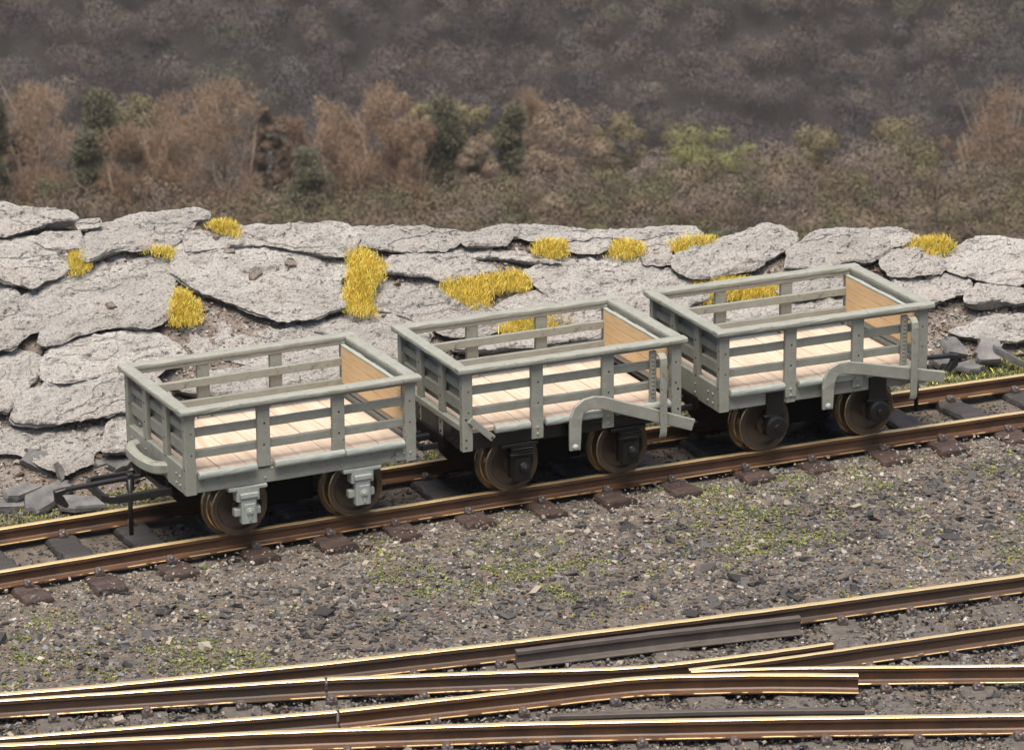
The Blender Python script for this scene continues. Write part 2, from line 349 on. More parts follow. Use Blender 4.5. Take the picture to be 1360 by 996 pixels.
# ------------------------------------------------------------------ rock slabs
def catmull(pts, n):
    pts = np.asarray(pts, float); N = len(pts)
    seg = np.linalg.norm(np.roll(pts, -1, 0)-pts, axis=1); cum = np.concatenate([[0], np.cumsum(seg)]); out = []
    for d in np.linspace(0, cum[-1], n, endpoint=False):
        i = min(np.searchsorted(cum, d, 'right')-1, N-1); t = (d-cum[i])/max(seg[i], 1e-9)
        p0, p1, p2, p3 = pts[i-1], pts[i], pts[(i+1) % N], pts[(i+2) % N]
        q = .5*((2*p1)+(-p0+p2)*t+(2*p0-5*p1+4*p2-p3)*t*t+(-p0+3*p1-3*p2+p3)*t**3)
        out.append(.28*q+.72*(p1+(p2-p1)*t))
    return np.array(out)
def slab(poly, label, t=.09, lift=None, slope=28, roll=0.0, seed=0, rough=1.0, cat='rock'):
    poly = np.asarray(poly, float); pc = poly.mean(0); up_ = poly[:, 1] < pc[1]; grow = np.where(up_ & (poly[:, 1] > 325), 1.12, 1.03)
    poly = np.stack([pc[0]+(poly[:, 0]-pc[0])*1.02, pc[1]+(poly[:, 1]-pc[1])*grow], 1)
    lo = poly[np.argmax(poly[:, 1])]
    t *= .95; lift = t+.038 if lift is None else lift
    P0 = at_plane(lo[0], lo[1], np.array([0, BY0, BZ0+lift]), BN)
    n = np.array([-math.tan(R(roll)), -math.tan(R(slope)), 1.0]); n /= np.linalg.norm(n)
    ex = np.cross([0, 1, 0], n); ex /= np.linalg.norm(ex); ey = np.cross(n, ex)
    W = np.array([at_plane(a, b, P0, n) for a, b in poly]); q = np.stack([(W-P0)@ex, (W-P0)@ey], 1)
    NS = 260; q = catmull(q, NS); c = q.mean(0)
    rad = np.linalg.norm(q-c, axis=1)
    jn = fbm(np.stack([q[:, 0], q[:, 1], 0*q[:, 0]+seed], 1), 6.5, 5, seed)*.045*rough
    q = c+(q-c)*(1+jn/np.maximum(rad, .1))[:, None]
    size = math.sqrt(abs(np.sum(q[:, 0]*np.roll(q[:, 1], -1)-q[:, 1]*np.roll(q[:, 0], -1))/2))
    NR = 62; fr = np.linspace(0.0005, 1, NR)**.8
    rings = []
    for k, f in enumerate(fr):
        uv = c+(q-c)*f; P3 = np.stack([uv[:, 0], uv[:, 1], np.full(NS, seed*3.7)], 1)
        h = .022*fbm(P3, 1.5/max(size, .5), 3, seed+1)*rough*min(1.5, size)
        st = fbm(P3*[1, 1.7, 1], 1.3, 2, seed+2)+.06*fbm(P3, 11, 2, seed+12); stq = np.floor(st*3.2+.5)/3.2
        h += .036*(stq*.85+st*.15)*rough
        fine = fbm(P3, 14, 4, seed+3); h += .012*fine+.022*fbm(P3, 5.5, 3, seed+8)
        flake = np.clip(fbm(P3*[1, 1.5, 1], 8, 2, seed+14)-.25, 0, .18); h += flake*.11
        cr = np.abs(fbm(P3*[1, 1.9, 1], 2.4, 3, seed+31)); gate = np.clip(fbm(P3, 1.8, 2, seed+33)*4, 0, 1); h -= .010*np.clip(1-cr/.04, 0, 1)*gate
        h += .012*fbm(P3, 28, 2, seed+41)
        e = np.clip((1-f)*rad/.022, 0, 1); h = h*(.6+.4*e)-.008*(1-e)**2
        rings.append(np.concatenate([uv, h[:, None]], 1))
    base = rings[-1]
    ang = np.stack([q[:, 0], q[:, 1]], 1)
    for k, (dn, ins) in enumerate(((.08, -.012), (.20, .004), (.33, -.004), (.47, .018), (.62, .016), (.8, .05), (1.0, .10))):
        jj = fbm(np.concatenate([ang*[1, 1], np.full((NS, 1), k*2.3+seed)], 1), 6, 3, seed+4)*.022*rough+random.uniform(-.006, .006)
        s_ = 1-(ins+jj)/np.maximum(rad, .15)
        uv = c+(q-c)*s_[:, None]; hh = base[:, 2]*(1-dn)-t*dn*(1+.25*fbm(np.concatenate([ang, np.full((NS, 1), seed)], 1), 2, 2, seed+6))
        rings.append(np.concatenate([uv, hh[:, None]], 1))
    uv = c+(q-c)*.5; rings.append(np.concatenate([uv, np.full((NS, 1), -t*1.05)], 1))
    A = np.concatenate(rings); V = P0+A[:, :1]*ex+A[:, 1:2]*ey+A[:, 2:3]*n
    nr = len(rings); i = np.arange(nr*NS).reshape(nr, NS); j = np.roll(i, -1, 1)
    F = np.stack([i[:-1].ravel(), j[:-1].ravel(), j[1:].ravel(), i[1:].ravel()], 1)
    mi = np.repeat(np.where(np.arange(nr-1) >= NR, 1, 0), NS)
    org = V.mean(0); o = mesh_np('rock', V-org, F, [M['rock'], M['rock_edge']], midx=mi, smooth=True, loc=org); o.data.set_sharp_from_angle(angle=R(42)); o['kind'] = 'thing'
    tag(o, label, cat, 'slabs of the rock bank'); return o

SLABS = [
 ([(-25,262),(5,267),(25,273),(65,278),(90,278),(103,286),(97,292),(70,293),(40,301),(0,310),(-25,316)], 'pale slab at the left end of the crest with a thick dark overhanging edge', .10, {'slope': 24}),
 ([(-20,318),(15,315),(52,314),(60,328),(90,330),(93,350),(88,362),(64,369),(42,379),(20,373),(-20,366)], 'rounded pale slab just left of the smallest square yellow tuft', .08, {}),
 ([(45,318),(60,306),(85,306),(105,306),(111,318),(105,328),(80,330),(62,328)], 'small rounded rock tucked under the overhanging slab at the crest', .06, {}),
 ([(125,298),(200,285),(258,278),(277,282),(275,292),(255,297),(245,314),(230,326),(215,331),(165,331),(120,346),(106,338),(116,315)], 'long flat slab sloping up to a point at the crest beside a yellow tuft', .06, {'slope': 26}),
 ([(100,293),(130,290),(134,298),(105,303)], 'tiny sliver of rock on the crest between two big slabs', .04, {}),
 ([(28,394),(45,380),(95,366),(105,352),(125,342),(165,328),(205,328),(224,345),(227,365),(230,390),(228,408),(212,424),(195,434),(152,432),(112,440),(88,450),(62,458),(53,452),(57,436),(55,422),(38,408)], 'broad pale slab with a wavy lower edge left of the tuft in the dark crack', .085, {}),
 ([(-25,375),(12,376),(20,386),(32,400),(55,420),(57,436),(38,441),(28,450),(15,462),(-25,478)], 'cut off pale slab at the left border, upper of the two', .07, {}),
 ([(-25,480),(0,476),(25,466),(50,470),(58,478),(52,495),(45,505),(28,520),(22,532),(10,545),(-25,552)], 'cut off grey slab at the left border, lower of the two', .07, {}),
 ([(60,480),(70,463),(110,450),(200,440),(245,470),(205,499),(165,498),(140,495),(115,502),(90,507),(72,505),(58,498)], 'flat slab whose lower edge meets the far left corner of the loop wagon', .07, {}),
 ([(26,530),(38,518),(70,510),(110,506),(168,500),(200,500),(230,530),(170,545),(150,546),(118,550),(95,556),(70,562),(40,563),(22,560),(14,552)], 'slab with a smooth rolled lower edge over a dark hollow left of the loop wagon', .075, {}),
 ([(-25,573),(30,568),(100,563),(140,566),(137,590),(125,600),(120,612),(95,620),(85,625),(60,618),(28,600),(-25,602)], 'lowest flat slab standing above the dark slate shards and coupling hook', .06, {'slope': 26}),
 ([(140,574),(150,555),(170,546),(260,546),(280,580),(200,605),(172,600),(138,598)], 'low pale block half hidden behind the left end of the loop wagon', .08, {}),
 ([(228,362),(235,340),(232,330),(260,320),(330,313),(345,310),(400,316),(450,338),(463,347),(462,363),(450,372),(456,385),(455,406),(430,415),(400,420),(372,421),(340,414),(300,396),(270,386),(250,377)], 'largest slab, with a curved overhanging edge, right above the loop wagon', .085, {'slope': 29}),
 ([(245,318),(260,305),(285,306),(330,300),(400,297),(435,294),(460,297),(475,310),(465,335),(440,338),(350,322),(300,328),(250,333)], 'wide flat slab forming the crest above the largest slab', .07, {}),
 ([(470,300),(520,300),(590,304),(620,306),(612,322),(590,330),(575,331),(520,330),(475,325),(466,315)], 'thin crest slab with a straight shadowed edge above the tallest yellow tuft', .06, {'slope': 25}),
 ([(612,312),(640,302),(665,298),(690,300),(682,312),(672,325),(650,327),(620,327),(612,320)], 'ochre stained slab on the crest above the long thin slab', .06, {'slope': 25}),
 ([(665,300),(690,299),(710,296),(740,298),(765,303),(775,310),(755,318),(720,317),(690,313),(672,315)], 'wedge shaped crest slab resting over a dark slot and a yellow tuft', .055, {'slope': 24}),
 ([(757,306),(770,301),(782,304),(786,312),(775,317),(760,315)], 'small rough knob of rock on the crest', .06, {}),
 ([(583,330),(600,328),(650,330),(700,335),(735,342),(745,346),(720,349),(690,344),(655,341),(620,341),(600,337)], 'long thin splinter slab tapering to the right above the angled tuft', .055, {'slope': 22}),
 ([(510,350),(520,340),(560,335),(600,340),(640,348),(662,357),(660,365),(620,366),(590,370),(565,368),(540,362),(515,360)], 'narrow flat slab right of the tallest yellow tuft', .05, {}),
 ([(490,388),(510,365),(560,365),(590,383),(620,396),(650,408),(685,432),(600,445),(545,420),(520,414),(495,407)], 'sloping flat slab between the tallest tuft and the angled tuft', .06, {}),
 ([(755,318),(780,316),(808,317),(812,327),(800,333),(770,335),(755,332)], 'small pale block lying between two upright yellow tufts', .05, {'slope': 24}),
 ([(700,362),(720,353),(740,345),(790,340),(860,338),(890,343),(920,368),(938,385),(925,402),(870,435),(820,428),(760,402),(735,395),(715,380)], 'broad whitish slab directly above the middle wagon', .08, {'slope': 30}),
 ([(785,304),(850,305),(885,301),(922,300),(932,310),(935,318),(900,325),(893,333),(892,347),(855,345),(850,320),(815,318),(790,318)], 'crest slab wrapped around the upper right of two square yellow tufts', .06, {}),
 ([(893,343),(905,333),(960,318),(990,308),(1010,298),(1035,300),(1055,308),(1058,320),(1045,330),(1020,345),(1000,357),(940,370),(915,366),(895,354)], 'peaked slab rising to a blunt tip above the rear wagon', .08, {'slope': 32}),
 ([(1043,354),(1050,332),(1070,315),(1085,310),(1112,304),(1150,304),(1180,315),(1185,330),(1170,340),(1155,348),(1130,348),(1090,356)], 'smooth grey slab right of the peaked slab on the crest', .08, {'slope': 30}),
 ([(1150,305),(1185,301),(1205,306),(1222,314),(1200,325),(1180,326),(1160,314)], 'small rounded crest slab left of the rightmost yellow tuft', .06, {}),
 ([(1168,335),(1185,325),(1220,324),(1243,336),(1258,350),(1245,361),(1228,362),(1200,366),(1180,365),(1170,355)], 'layered slab below the rightmost yellow tuft', .06, {}),
 ([(1252,347),(1270,328),(1295,316),(1320,313),(1350,316),(1390,325),(1390,377),(1350,375),(1320,373),(1290,367),(1268,360)], 'large smooth domed slab at the right border', .07, {'slope': 29}),
 ([(1180,370),(1240,364),(1275,366),(1288,375),(1282,388),(1262,394),(1245,400),(1220,398),(1195,395)], 'flaking layered slab behind the right end of the rear wagon', .06, {'slope': 25, 'rough': 1.5}),
 ([(1280,390),(1300,378),(1330,380),(1390,381),(1390,402),(1350,400),(1330,398),(1300,404),(1285,400)], 'thick slab under the large domed slab at the right border', .10, {'slope': 24}),
 ([(1262,438),(1300,424),(1340,416),(1390,412),(1390,448),(1350,452),(1320,450),(1290,445)], 'low slab at the right foot of the bank above the green turf', .08, {'slope': 25}),
 ([(430,432),(465,416),(515,420),(560,430),(575,440),(560,470),(530,500),(500,500),(455,450),(420,440)], 'slab seen between the tops of the loop wagon and the middle wagon', .07, {}),
 ([(230,442),(280,418),(330,410),(420,420),(455,448),(490,500),(480,520),(400,500),(330,480),(260,470)], 'slab just above the far rail of the loop wagon, below the largest slab', .07, {}),
 ([(225,512),(300,490),(400,475),(470,480),(480,508),(400,513),(330,520),(270,523)], 'slab seen through the far side of the loop wagon, casting a long dark gap', .09, {'slope': 24}),
 ([(596,425),(640,416),(668,426),(660,436),(620,441),(590,438)], 'slab end seen through the left bay of the middle wagon far side', .06, {'slope': 24}),
 ([(600,452),(660,444),(740,436),(800,430),(830,438),(830,448),(760,454),(700,459),(640,463),(605,461)], 'long slab seen low through the middle wagon far side', .09, {'slope': 22}),
 ([(660,408),(690,392),(720,386),(770,398),(830,420),(830,440),(760,432),(700,425)], 'slab partly hidden behind the far top rail of the middle wagon', .07, {}),
 ([(862,408),(910,393),(935,388),(945,396),(920,406),(890,414)], 'small dark edged slab seen through the left bay of the rear wagon', .05, {'slope': 24}),
 ([(870,432),(940,413),(1010,405),(1090,393),(1160,386),(1200,393),(1230,400),(1210,420),(1100,428),(980,434)], 'wide flat slab seen through the far side of the rear wagon', .06, {}),
 ([(1030,385),(1060,376),(1120,370),(1160,370),(1165,385),(1100,392),(1050,395)], 'pale slab behind the far top rail of the rear wagon', .06, {}),
]
for i, (poly, lab, t, kw) in enumerate(SLABS):
    ym = sum(q[1] for q in poly)/len(poly)          # slabs that run out of the picture end in a rounded tip beyond its border
    poly = [(-62-8*(i % 3), ym+(q[1]-ym)*.62) if q[0] <= -20 else ((1432+9*(i % 3), ym+(q[1]-ym)*.62) if q[0] >= 1388 else q) for q in poly]
    slab(poly, lab, t, seed=i*5+3, roll=random.uniform(-3, 3), **kw)

# ------------------------------------------------------------------ loose stones
def stones(P, sz, flatn, rng, tilt=.5):
    """jittered eight-cornered stones; returns V, F (quads), one block of 6 faces per stone"""
    n = len(P)
    c = np.array([(x, y, z) for z in (-1, 1) for y in (-1, 1) for x in (-1, 1)], float)*.5
    B = c[None]*(1+rng.uniform(-.55, .25, (n, 8, 3)))
    dim = np.stack([sz*rng.uniform(.7, 1.6, n), sz*rng.uniform(.6, 1.1, n), sz*flatn], 1); B = B*dim[:, None]
    a = rng.uniform(0, 2*np.pi, n); ca, sa = np.cos(a), np.sin(a)
    tx, ty = rng.normal(0, tilt, n), rng.normal(0, tilt, n)
    x, y, z = B[..., 0], B[..., 1], B[..., 2]
    y, z = y*np.cos(tx)[:, None]-z*np.sin(tx)[:, None], y*np.sin(tx)[:, None]+z*np.cos(tx)[:, None]
    x, z = x*np.cos(ty)[:, None]-z*np.sin(ty)[:, None], x*np.sin(ty)[:, None]+z*np.cos(ty)[:, None]
    x, y = x*ca[:, None]-y*sa[:, None], x*sa[:, None]+y*ca[:, None]
    V = np.stack([x, y, z], -1)+P[:, None]
    f = np.array([(0, 2, 3, 1), (4, 5, 7, 6), (0, 1, 5, 4), (2, 6, 7, 3), (0, 4, 6, 2), (1, 3, 7, 5)])
    F = (f[None]+8*np.arange(n)[:, None, None]).reshape(-1, 4)
    return V.reshape(-1, 3), F
A_LINE = np.array([(-9, -1.6), (-3.457, -2.676), (-2.351, -2.952), (-1.296, -3.138), (-.047, -3.319), (1.804, -3.542), (3.758, -3.734), (9, -4.1)])
def a_y(x): return np.interp(x, A_LINE[:, 0], A_LINE[:, 1])
def in_view(P, m=120):
    u, v = to_px(P); return (u > -m) & (u < PW+m) & (v < PH+m)
def gravel():
    rng = RNG; n = 470000
    x = rng.uniform(-8.5, 12.5, n); y = rng.uniform(-8.3, 1.5, n)
    P = np.stack([x, y, np.zeros(n)], 1); k = in_view(P, 430); P = P[k]
    # thin out between the rails of the main line under the wagons, and keep off the rails
    P[:, 2] = ground_h(P)
    d_main = np.abs(P[:, 1]+.0033*P[:, 0]**2)
    ok = ~((np.abs(d_main-.433) < .075))
    P = P[ok]; n = len(P)
    y = P[:, 1]; x = P[:, 0]; da = y-a_y(x)
    cl = fbm(np.stack([x, y, 0*x], 1), .9, 3, 77); cl2 = fbm(np.stack([x, y, 0*x], 1), 2.3, 3, 99)
    between = np.abs(y+.0033*x**2) < .4; turnout = da < -.02; behind = y > .5
    near = (y < -.45) & (y > -1.15+.25*cl)         # pale strip past the sleeper ends
    stripA = (da > 0) & (da < .42+.25*cl)
    u = rng.random(n); mi = np.zeros(n, int)
    def pick(mask, table):
        c = np.cumsum([w_ for _, w_ in table]); c = c/c[-1]
        r_ = rng.random(n); idx = np.searchsorted(c, r_); t = np.array([m_ for m_, _ in table])[np.clip(idx, 0, len(table)-1)]
        mi[mask] = t[mask]
    pick(np.ones(n, bool), [(0, 22), (1, 26), (2, 20), (3, 16), (4, 11), (5, 2.5), (6, 6)])
    pick(cl2 > .12, [(0, 42), (1, 36), (2, 12), (3, 5), (4, 6), (5, 1), (6, 5)])
    pick(near | stripA, [(0, 8), (1, 10), (2, 30), (3, 38), (4, 10), (5, 7), (6, 4)])
    pick(turnout, [(0, 30), (1, 26), (2, 30), (3, 13), (4, 5), (5, 2), (6, 2)])
    pick(between, [(0, 62), (1, 24), (2, 10), (4, 4)])
    sz = np.exp(rng.normal(math.log(.0135), .47, n)); sz = np.clip(sz, .008, .085)
    slate = (mi <= 1) & ~turnout & ~between; sz[slate] *= 1.55
    sz[near | stripA] *= .95; sz[turnout] *= .9; sz[between] *= .8
    big = (rng.random(n) < .018) & slate & (cl2 > -.1); sz[big] *= 2.6
    fl = rng.uniform(.45, .9, n); fl[slate] = rng.uniform(.12, .4, slate.sum())
    lying = turnout & (rng.random(n) < .45); P[lying, 2] = np.maximum(P[lying, 2], -.139)
    up_ = near & (rng.random(n) < .14) & (sz < .03); P[up_, 2] = np.maximum(P[up_, 2], -.118)
    P[:, 2] += sz*fl*.22
    keep = rng.random(n) < np.where(between, .5, np.where(turnout, .7, .62))
    P, sz, fl, mi = P[keep], sz[keep], fl[keep], mi[keep]
    V, F = stones(P, sz, fl, rng, .28)
    o = mesh_np('gravel', V, F, GR, midx=np.repeat(mi, 6)); tag(o, kind='stuff', label='grey, tan and slate coloured gravel covering the ground around the tracks')
    # moss tufts between the stones
    n = 220000; x = rng.uniform(-8, 11.4, n); y = rng.uniform(-4.5, 1.4, n); P = np.stack([x, y, np.zeros(n)], 1)
    k = in_view(P, 300) & (np.abs(np.abs(y+.0033*x**2)-.433) > .1) & (np.abs(y) > .36) & (y > a_y(x)+.06); P = P[k]
    x, y = P[:, 0], P[:, 1]; Q = np.stack([x, y, 0*x], 1)
    c = fbm(Q, 1.1, 2, 303)*.9+fbm(Q, 5, 3, 404)*.75
    px, py = to_px(P)
    c += .42*np.exp(-((px-200)/260)**2-((py-850)/70)**2)+.22*np.exp(-((px-760)/130)**2-((py-790)/60)**2)
    c += np.where(y > .5, .42+.3*(px > 1150), 0)
    k = ((c > .30) & (rng.random(len(c)) < .75)) | ((c > -.05) & (rng.random(len(c)) < .17)); P = P[k]; n = len(P); P[:, 2] = ground_h(P)+.012
    sz = np.clip(np.exp(rng.normal(math.log(.0095), .4, n)), .004, .024)
    V, F = stones(P, sz, np.full(n, .8), rng, .8)
    mi = rng.choice([0, 1, 2], n, p=[.45, .38, .17]); o = mesh_np('moss', V, F, MOSS, midx=np.repeat(mi, 6)); tag(o, kind='stuff', label='specks of green moss growing in the gravel')
    # crumbs of stone on the bank earth
    n = 46000; x = rng.uniform(-7, 13, n); t = rng.uniform(0, .98, n); y = .9+(crest_y(x)-.9)*t
    P = np.stack([x, y, bank_z(x, y)], 1); P[:, 2] += .03*fbm(P, 1.7, 4, 21)-.02
    k = in_view(P, 430); P = P[k]; n = len(P)
    sz = np.clip(np.exp(rng.normal(math.log(.015), .5, n)), .006, .06); V, F = stones(P, sz, rng.uniform(.3, .8, n), rng, .5)
    mi = rng.choice([2, 3, 4, 5], n, p=[.3, .30, .25, .15]); o = mesh_np('rubble', V, F, GR, midx=np.repeat(mi, 6)); tag(o, kind='stuff', label='reddish earth crumbs and stone chips in the gaps of the bank')
gravel()

# ------------------------------------------------------------------ slate shards by the bank
LAST = [None]
def shard(px, py, w_, d_, h_, yaw, tx, ty, label, z=-.10):
    P = at_z(px, py, z); n = 14; b = MB()
    ang = sorted(random.uniform(0, 2*math.pi) for _ in range(n)); top = []; bot = []
    for a in ang:
        k = random.uniform(.75, 1.1); x, y = w_/2*k*math.copysign(abs(math.cos(a))**.7, math.cos(a)), d_/2*k*math.copysign(abs(math.sin(a))**.7, math.sin(a))
        top.append((x, y, h_/2+random.uniform(-.1, .1)*h_)); bot.append((x*1.08, y*1.08, -h_/2))
    mid = [(x*1.07, y*1.07, random.uniform(-.15, .2)*h_) for x, y, _ in top]
    V = top+mid+bot; F = [list(range(n)), list(range(2*n, 3*n))[::-1]]
    for r0 in (0, n):
        for j in range(n): F.append((r0+j, r0+n+j, r0+n+(j+1) % n, r0+(j+1) % n))
    b.add(V, F); o = b.build('slate_shard', M['slate'])
    LAST[0] = o; o.location = P; o.rotation_euler = (R(tx), R(ty), R(yaw)); tag(o, label, 'slate', 'dark slate shards at the foot of the bank')
for a in [
 (50, 617, .26, .30, .05, 20, 48, -8, 'upright grey slate shard leaning on the lowest slab above the coupling hook', .10),
 (80, 624, .07, .18, .04, 10, 62, 10, 'small black slate chip standing beside the leaning grey shard', .08),
 (20, 632, .34, .22, .05, -15, 22, 6, 'broken grey shard left of the leaning shard', .0),
 (60, 662, .55, .30, .05, 12, 10, -6, 'large flat slate shard lying behind the coupling hook', -.06),
 (108, 668, .36, .22, .05, -8, 6, 4, 'flat slate shard by the far rail under the coupling bar', -.08),
 (12, 672, .32, .16, .06, 5, 12, 8, 'long low slate shard at the left border beside the far rail', -.09),
 (28, 653, .34, .14, .05, 20, 14, 0, 'thin layered slate shard between the two big flat ones', -.02),
 (132, 610, .26, .16, .04, -6, 25, 4, 'pale edged shard lying behind the loop of the first wagon', .06),
 (160, 614, .24, .18, .05, 12, 20, -8, 'shard stacked behind the coupling bar near the wagon corner', .04),
 (1268, 462, .22, .20, .05, 10, 35, 10, 'upright dark shard behind the right coupling hook', .02),
 (1312, 468, .24, .34, .06, -30, 30, 15, 'largest dark shard right of the right coupling hook', .0),
 (1340, 474, .08, .34, .05, 35, 20, 10, 'narrow slanting shard at the far right below the low slab', -.02),
 (1285, 487, .30, .18, .04, 0, 12, 6, 'flat dark shard on the green turf under the right hook', -.08),
 (1250, 478, .22, .18, .05, 25, 22, -6, 'dark shard behind the right coupling loop', -.05),
]: shard(*a)

def chip(px, py, w_, d_, h_, yaw, tx, ty, label):
    bpy.context.view_layer.update(); d = Vector(ray(px, py)).normalized()
    hit, loc, *_ = S.ray_cast(bpy.context.evaluated_depsgraph_get(), Vector(CAM), d)
    if not hit: return
    shard(px, py, w_, d_, h_, yaw, tx, ty, label); o = LAST[0]
    o.name = 'stone_chip'; o.location = loc+Vector((0, 0, h_*.3)); o['category'] = 'stone'; o['group'] = 'loose chips lying on the slabs'
    o.data.materials[0] = M['chip']
M['chip'] = rockmat('brown_chip', (.10, .08, .07), (.25, .20, .17), (.36, .31, .27), (.20, .14, .11))
for a in [(338, 366, .13, .08, .03, 20, 40, -20, 'brown angular chip standing in the middle of the largest slab'), (386, 352, .10, .09, .04, -10, 35, 8, 'rounded pale lump on the upper right of the largest slab'),
          (262, 303, .11, .05, .015, 5, 20, 5, 'thin flake lying beside the tip of the long pointed slab'), (288, 315, .07, .05, .03, 40, 30, 0, 'small chip on the wide crest slab behind the largest slab'),
          (148, 407, .09, .07, .03, 10, 36, 12, 'small chip standing on the broad slab with the wavy lower edge'), (305, 335, .10, .05, .02, -20, 30, 0, 'flat chip near the upper left edge of the largest slab')]: chip(*a)

# ------------------------------------------------------------------ grass tufts
def blades(P, h, lean, wdt, rng, droop=.4):
    n = len(P); a = rng.uniform(0, 2*np.pi, n); l = np.abs(rng.normal(0, lean, n))
    d = np.stack([np.cos(a)*np.sin(l), np.sin(a)*np.sin(l), np.cos(l)], 1); b = rng.uniform(0, 2*np.pi, n)
    sd_ = np.stack([np.cos(b), np.sin(b), np.zeros(n)], 1)*wdt[:, None]*.5
    mid = P+d*h[:, None]*.55; tip = P+d*h[:, None]+np.stack([np.cos(a), np.sin(a), -np.ones(n)*.6], 1)*(h*droop*.4)[:, None]
    V = np.stack([P-sd_, P+sd_, mid+sd_*.8, mid-sd_*.8, tip+sd_*.25, tip-sd_*.25], 1).reshape(-1, 3)
    f = np.array([(0, 1, 2, 3), (3, 2, 4, 5)]); F = (f[None]+6*np.arange(n)[:, None, None]).reshape(-1, 4)
    return V, F
def in_poly(x, y, poly):
    poly = np.asarray(poly, float); c = np.zeros(len(x), bool); j = len(poly)-1
    for i in range(len(poly)):
        xi, yi = poly[i]; xj, yj = poly[j]
        c ^= ((yi > y) != (yj > y)) & (x < (xj-xi)*(y-yi)/(yj-yi+1e-12)+xi); j = i
    return c
def tuft(poly, label, lift=.06, dens=1.0, h=.085):
    poly = np.asarray(poly, float); lo, hi = poly.min(0), poly.max(0); area = (hi-lo).prod()
    n = int(area*1.55*dens)+80; x = RNG.uniform(lo[0], hi[0], n); y = RNG.uniform(lo[1], hi[1], n)
    k = in_poly(x, y, poly); x, y = x[k], y[k]; x = x+RNG.normal(0, 3.2, len(x)); y = y+RNG.normal(0, 2.2, len(x)); far = RNG.random(len(x)) < .10; x = x+far*RNG.normal(0, 3, len(x)); y = y+far*RNG.normal(0, 2, len(x))
    gk = fbm(np.stack([x*.09, y*.13, 0*x+lo[0]], 1), 1, 3, 17); k = gk > -.46-.25*RNG.random(len(x)); x, y = x[k], y[k]
    P = np.array([at_plane(a, b+4, np.array([0, BY0, BZ0+lift*.7]), BN) for a, b in zip(x, y)])
    cx_, cy_ = poly.mean(0); rr = np.hypot((x-cx_)/(hi[0]-lo[0]), (y-cy_)/(hi[1]-lo[1]))*2
    hh = h*RNG.uniform(.45, 1.25, len(P))*np.clip(1.35-.75*rr, .35, 1.1)*(1+.3*fbm(P, 9, 2, 8)); V, F = blades(P, hh, .42, RNG.uniform(.003, .006, len(P)), RNG)
    g = fbm(P, 6, 2, 5); mi = np.where(RNG.random(len(P)) < .10+.1*(g > .2), 3, RNG.choice([0, 1, 2], len(P), p=[.42, .40, .18]))
    c = P.mean(0); o = mesh_np('grass_tuft', V-c, F, YEL, midx=np.repeat(mi, 2), loc=c); tag(o, label, 'grass tuft', 'yellow grass tufts on the bank')
for a in [
 ([(274,294),(290,292),(312,297),(320,306),(318,313),(300,308),(280,302)], 'yellow tuft on the crest at the tip of the long pointed slab', .10),
 ([(94,334),(106,332),(120,345),(121,352),(108,362),(94,363),(92,345)], 'small square yellow tuft beside the rounded slab at the left', .06),
 ([(182,332),(205,330),(230,328),(229,340),(222,340),(205,333)], 'thin strip of yellow grass along a crack above the wavy edged slab', .09),
 ([(232,390),(238,380),(248,388),(266,405),(270,425),(252,430),(226,428),(222,415),(230,405)], 'yellow tuft in the dark crack left of the largest slab', .09),
 ([(462,325),(476,328),(500,340),(514,350),(508,368),(494,385),(494,400),(500,416),(480,417),(458,412),(458,385),(464,360)], 'tallest yellow tuft, running down the side of the largest slab', .10),
 ([(588,370),(640,370),(664,362),(690,357),(704,372),(702,382),(670,384),(650,390),(648,408),(625,405),(600,392),(588,382)], 'angled yellow tuft directly above the middle wagon', .09),
 ([(712,322),(730,318),(752,317),(754,338),(735,340),(706,334)], 'upright yellow tuft left of the small pale block', .12),
 ([(812,320),(830,318),(852,320),(856,334),(835,340),(808,340)], 'upright yellow tuft right of the small pale block', .09),
 ([(890,320),(920,316),(950,311),(954,316),(930,325),(900,333),(892,328)], 'yellow strip of grass on the crest behind the peaked slab', .10),
 ([(918,366),(960,365),(1000,372),(1036,380),(1036,392),(1000,394),(965,398),(935,402),(930,385)], 'yellow grass seen through the far side of the rear wagon', .07),
 ([(1200,322),(1215,314),(1240,314),(1268,322),(1262,332),(1244,337),(1228,330)], 'rightmost yellow tuft, between the domed slab and the crest', .10),
 ([(664,432),(690,420),(722,414),(758,408),(760,432),(720,440),(668,444)], 'yellow grass seen through the far side of the middle wagon', .13),
]: tuft(*a)

# short green turf by the far rail (nobody could count it)
def turf():
    P = []
    for (x0, x1, y0, y1, n) in ((-60, 70, 672, 712, 700), (150, 260, 640, 668, 350), (1225, 1420, 470, 512, 2600), (1215, 1300, 440, 480, 350), (560, 640, 600, 618, 120), (80, 150, 655, 680, 160)):
        xs = RNG.uniform(x0, x1, n); ys = RNG.uniform(y0, y1, n); P += [at_z(a, b, -.135) for a, b in zip(xs, ys)]
    P = np.array(P); P = P[P[:, 1] > .53]; h = RNG.uniform(.02, .06, len(P))
    V, F = blades(P, h, .7, RNG.uniform(.008, .014, len(P)), RNG)
    mi = RNG.choice([0, 1, 2, 3], len(P), p=[.45, .25, .22, .08]); o = mesh_np('turf', V, F, MOSS+[YEL[1]], midx=np.repeat(mi, 2)); tag(o, kind='stuff', label='short green turf along the far rail')
turf()

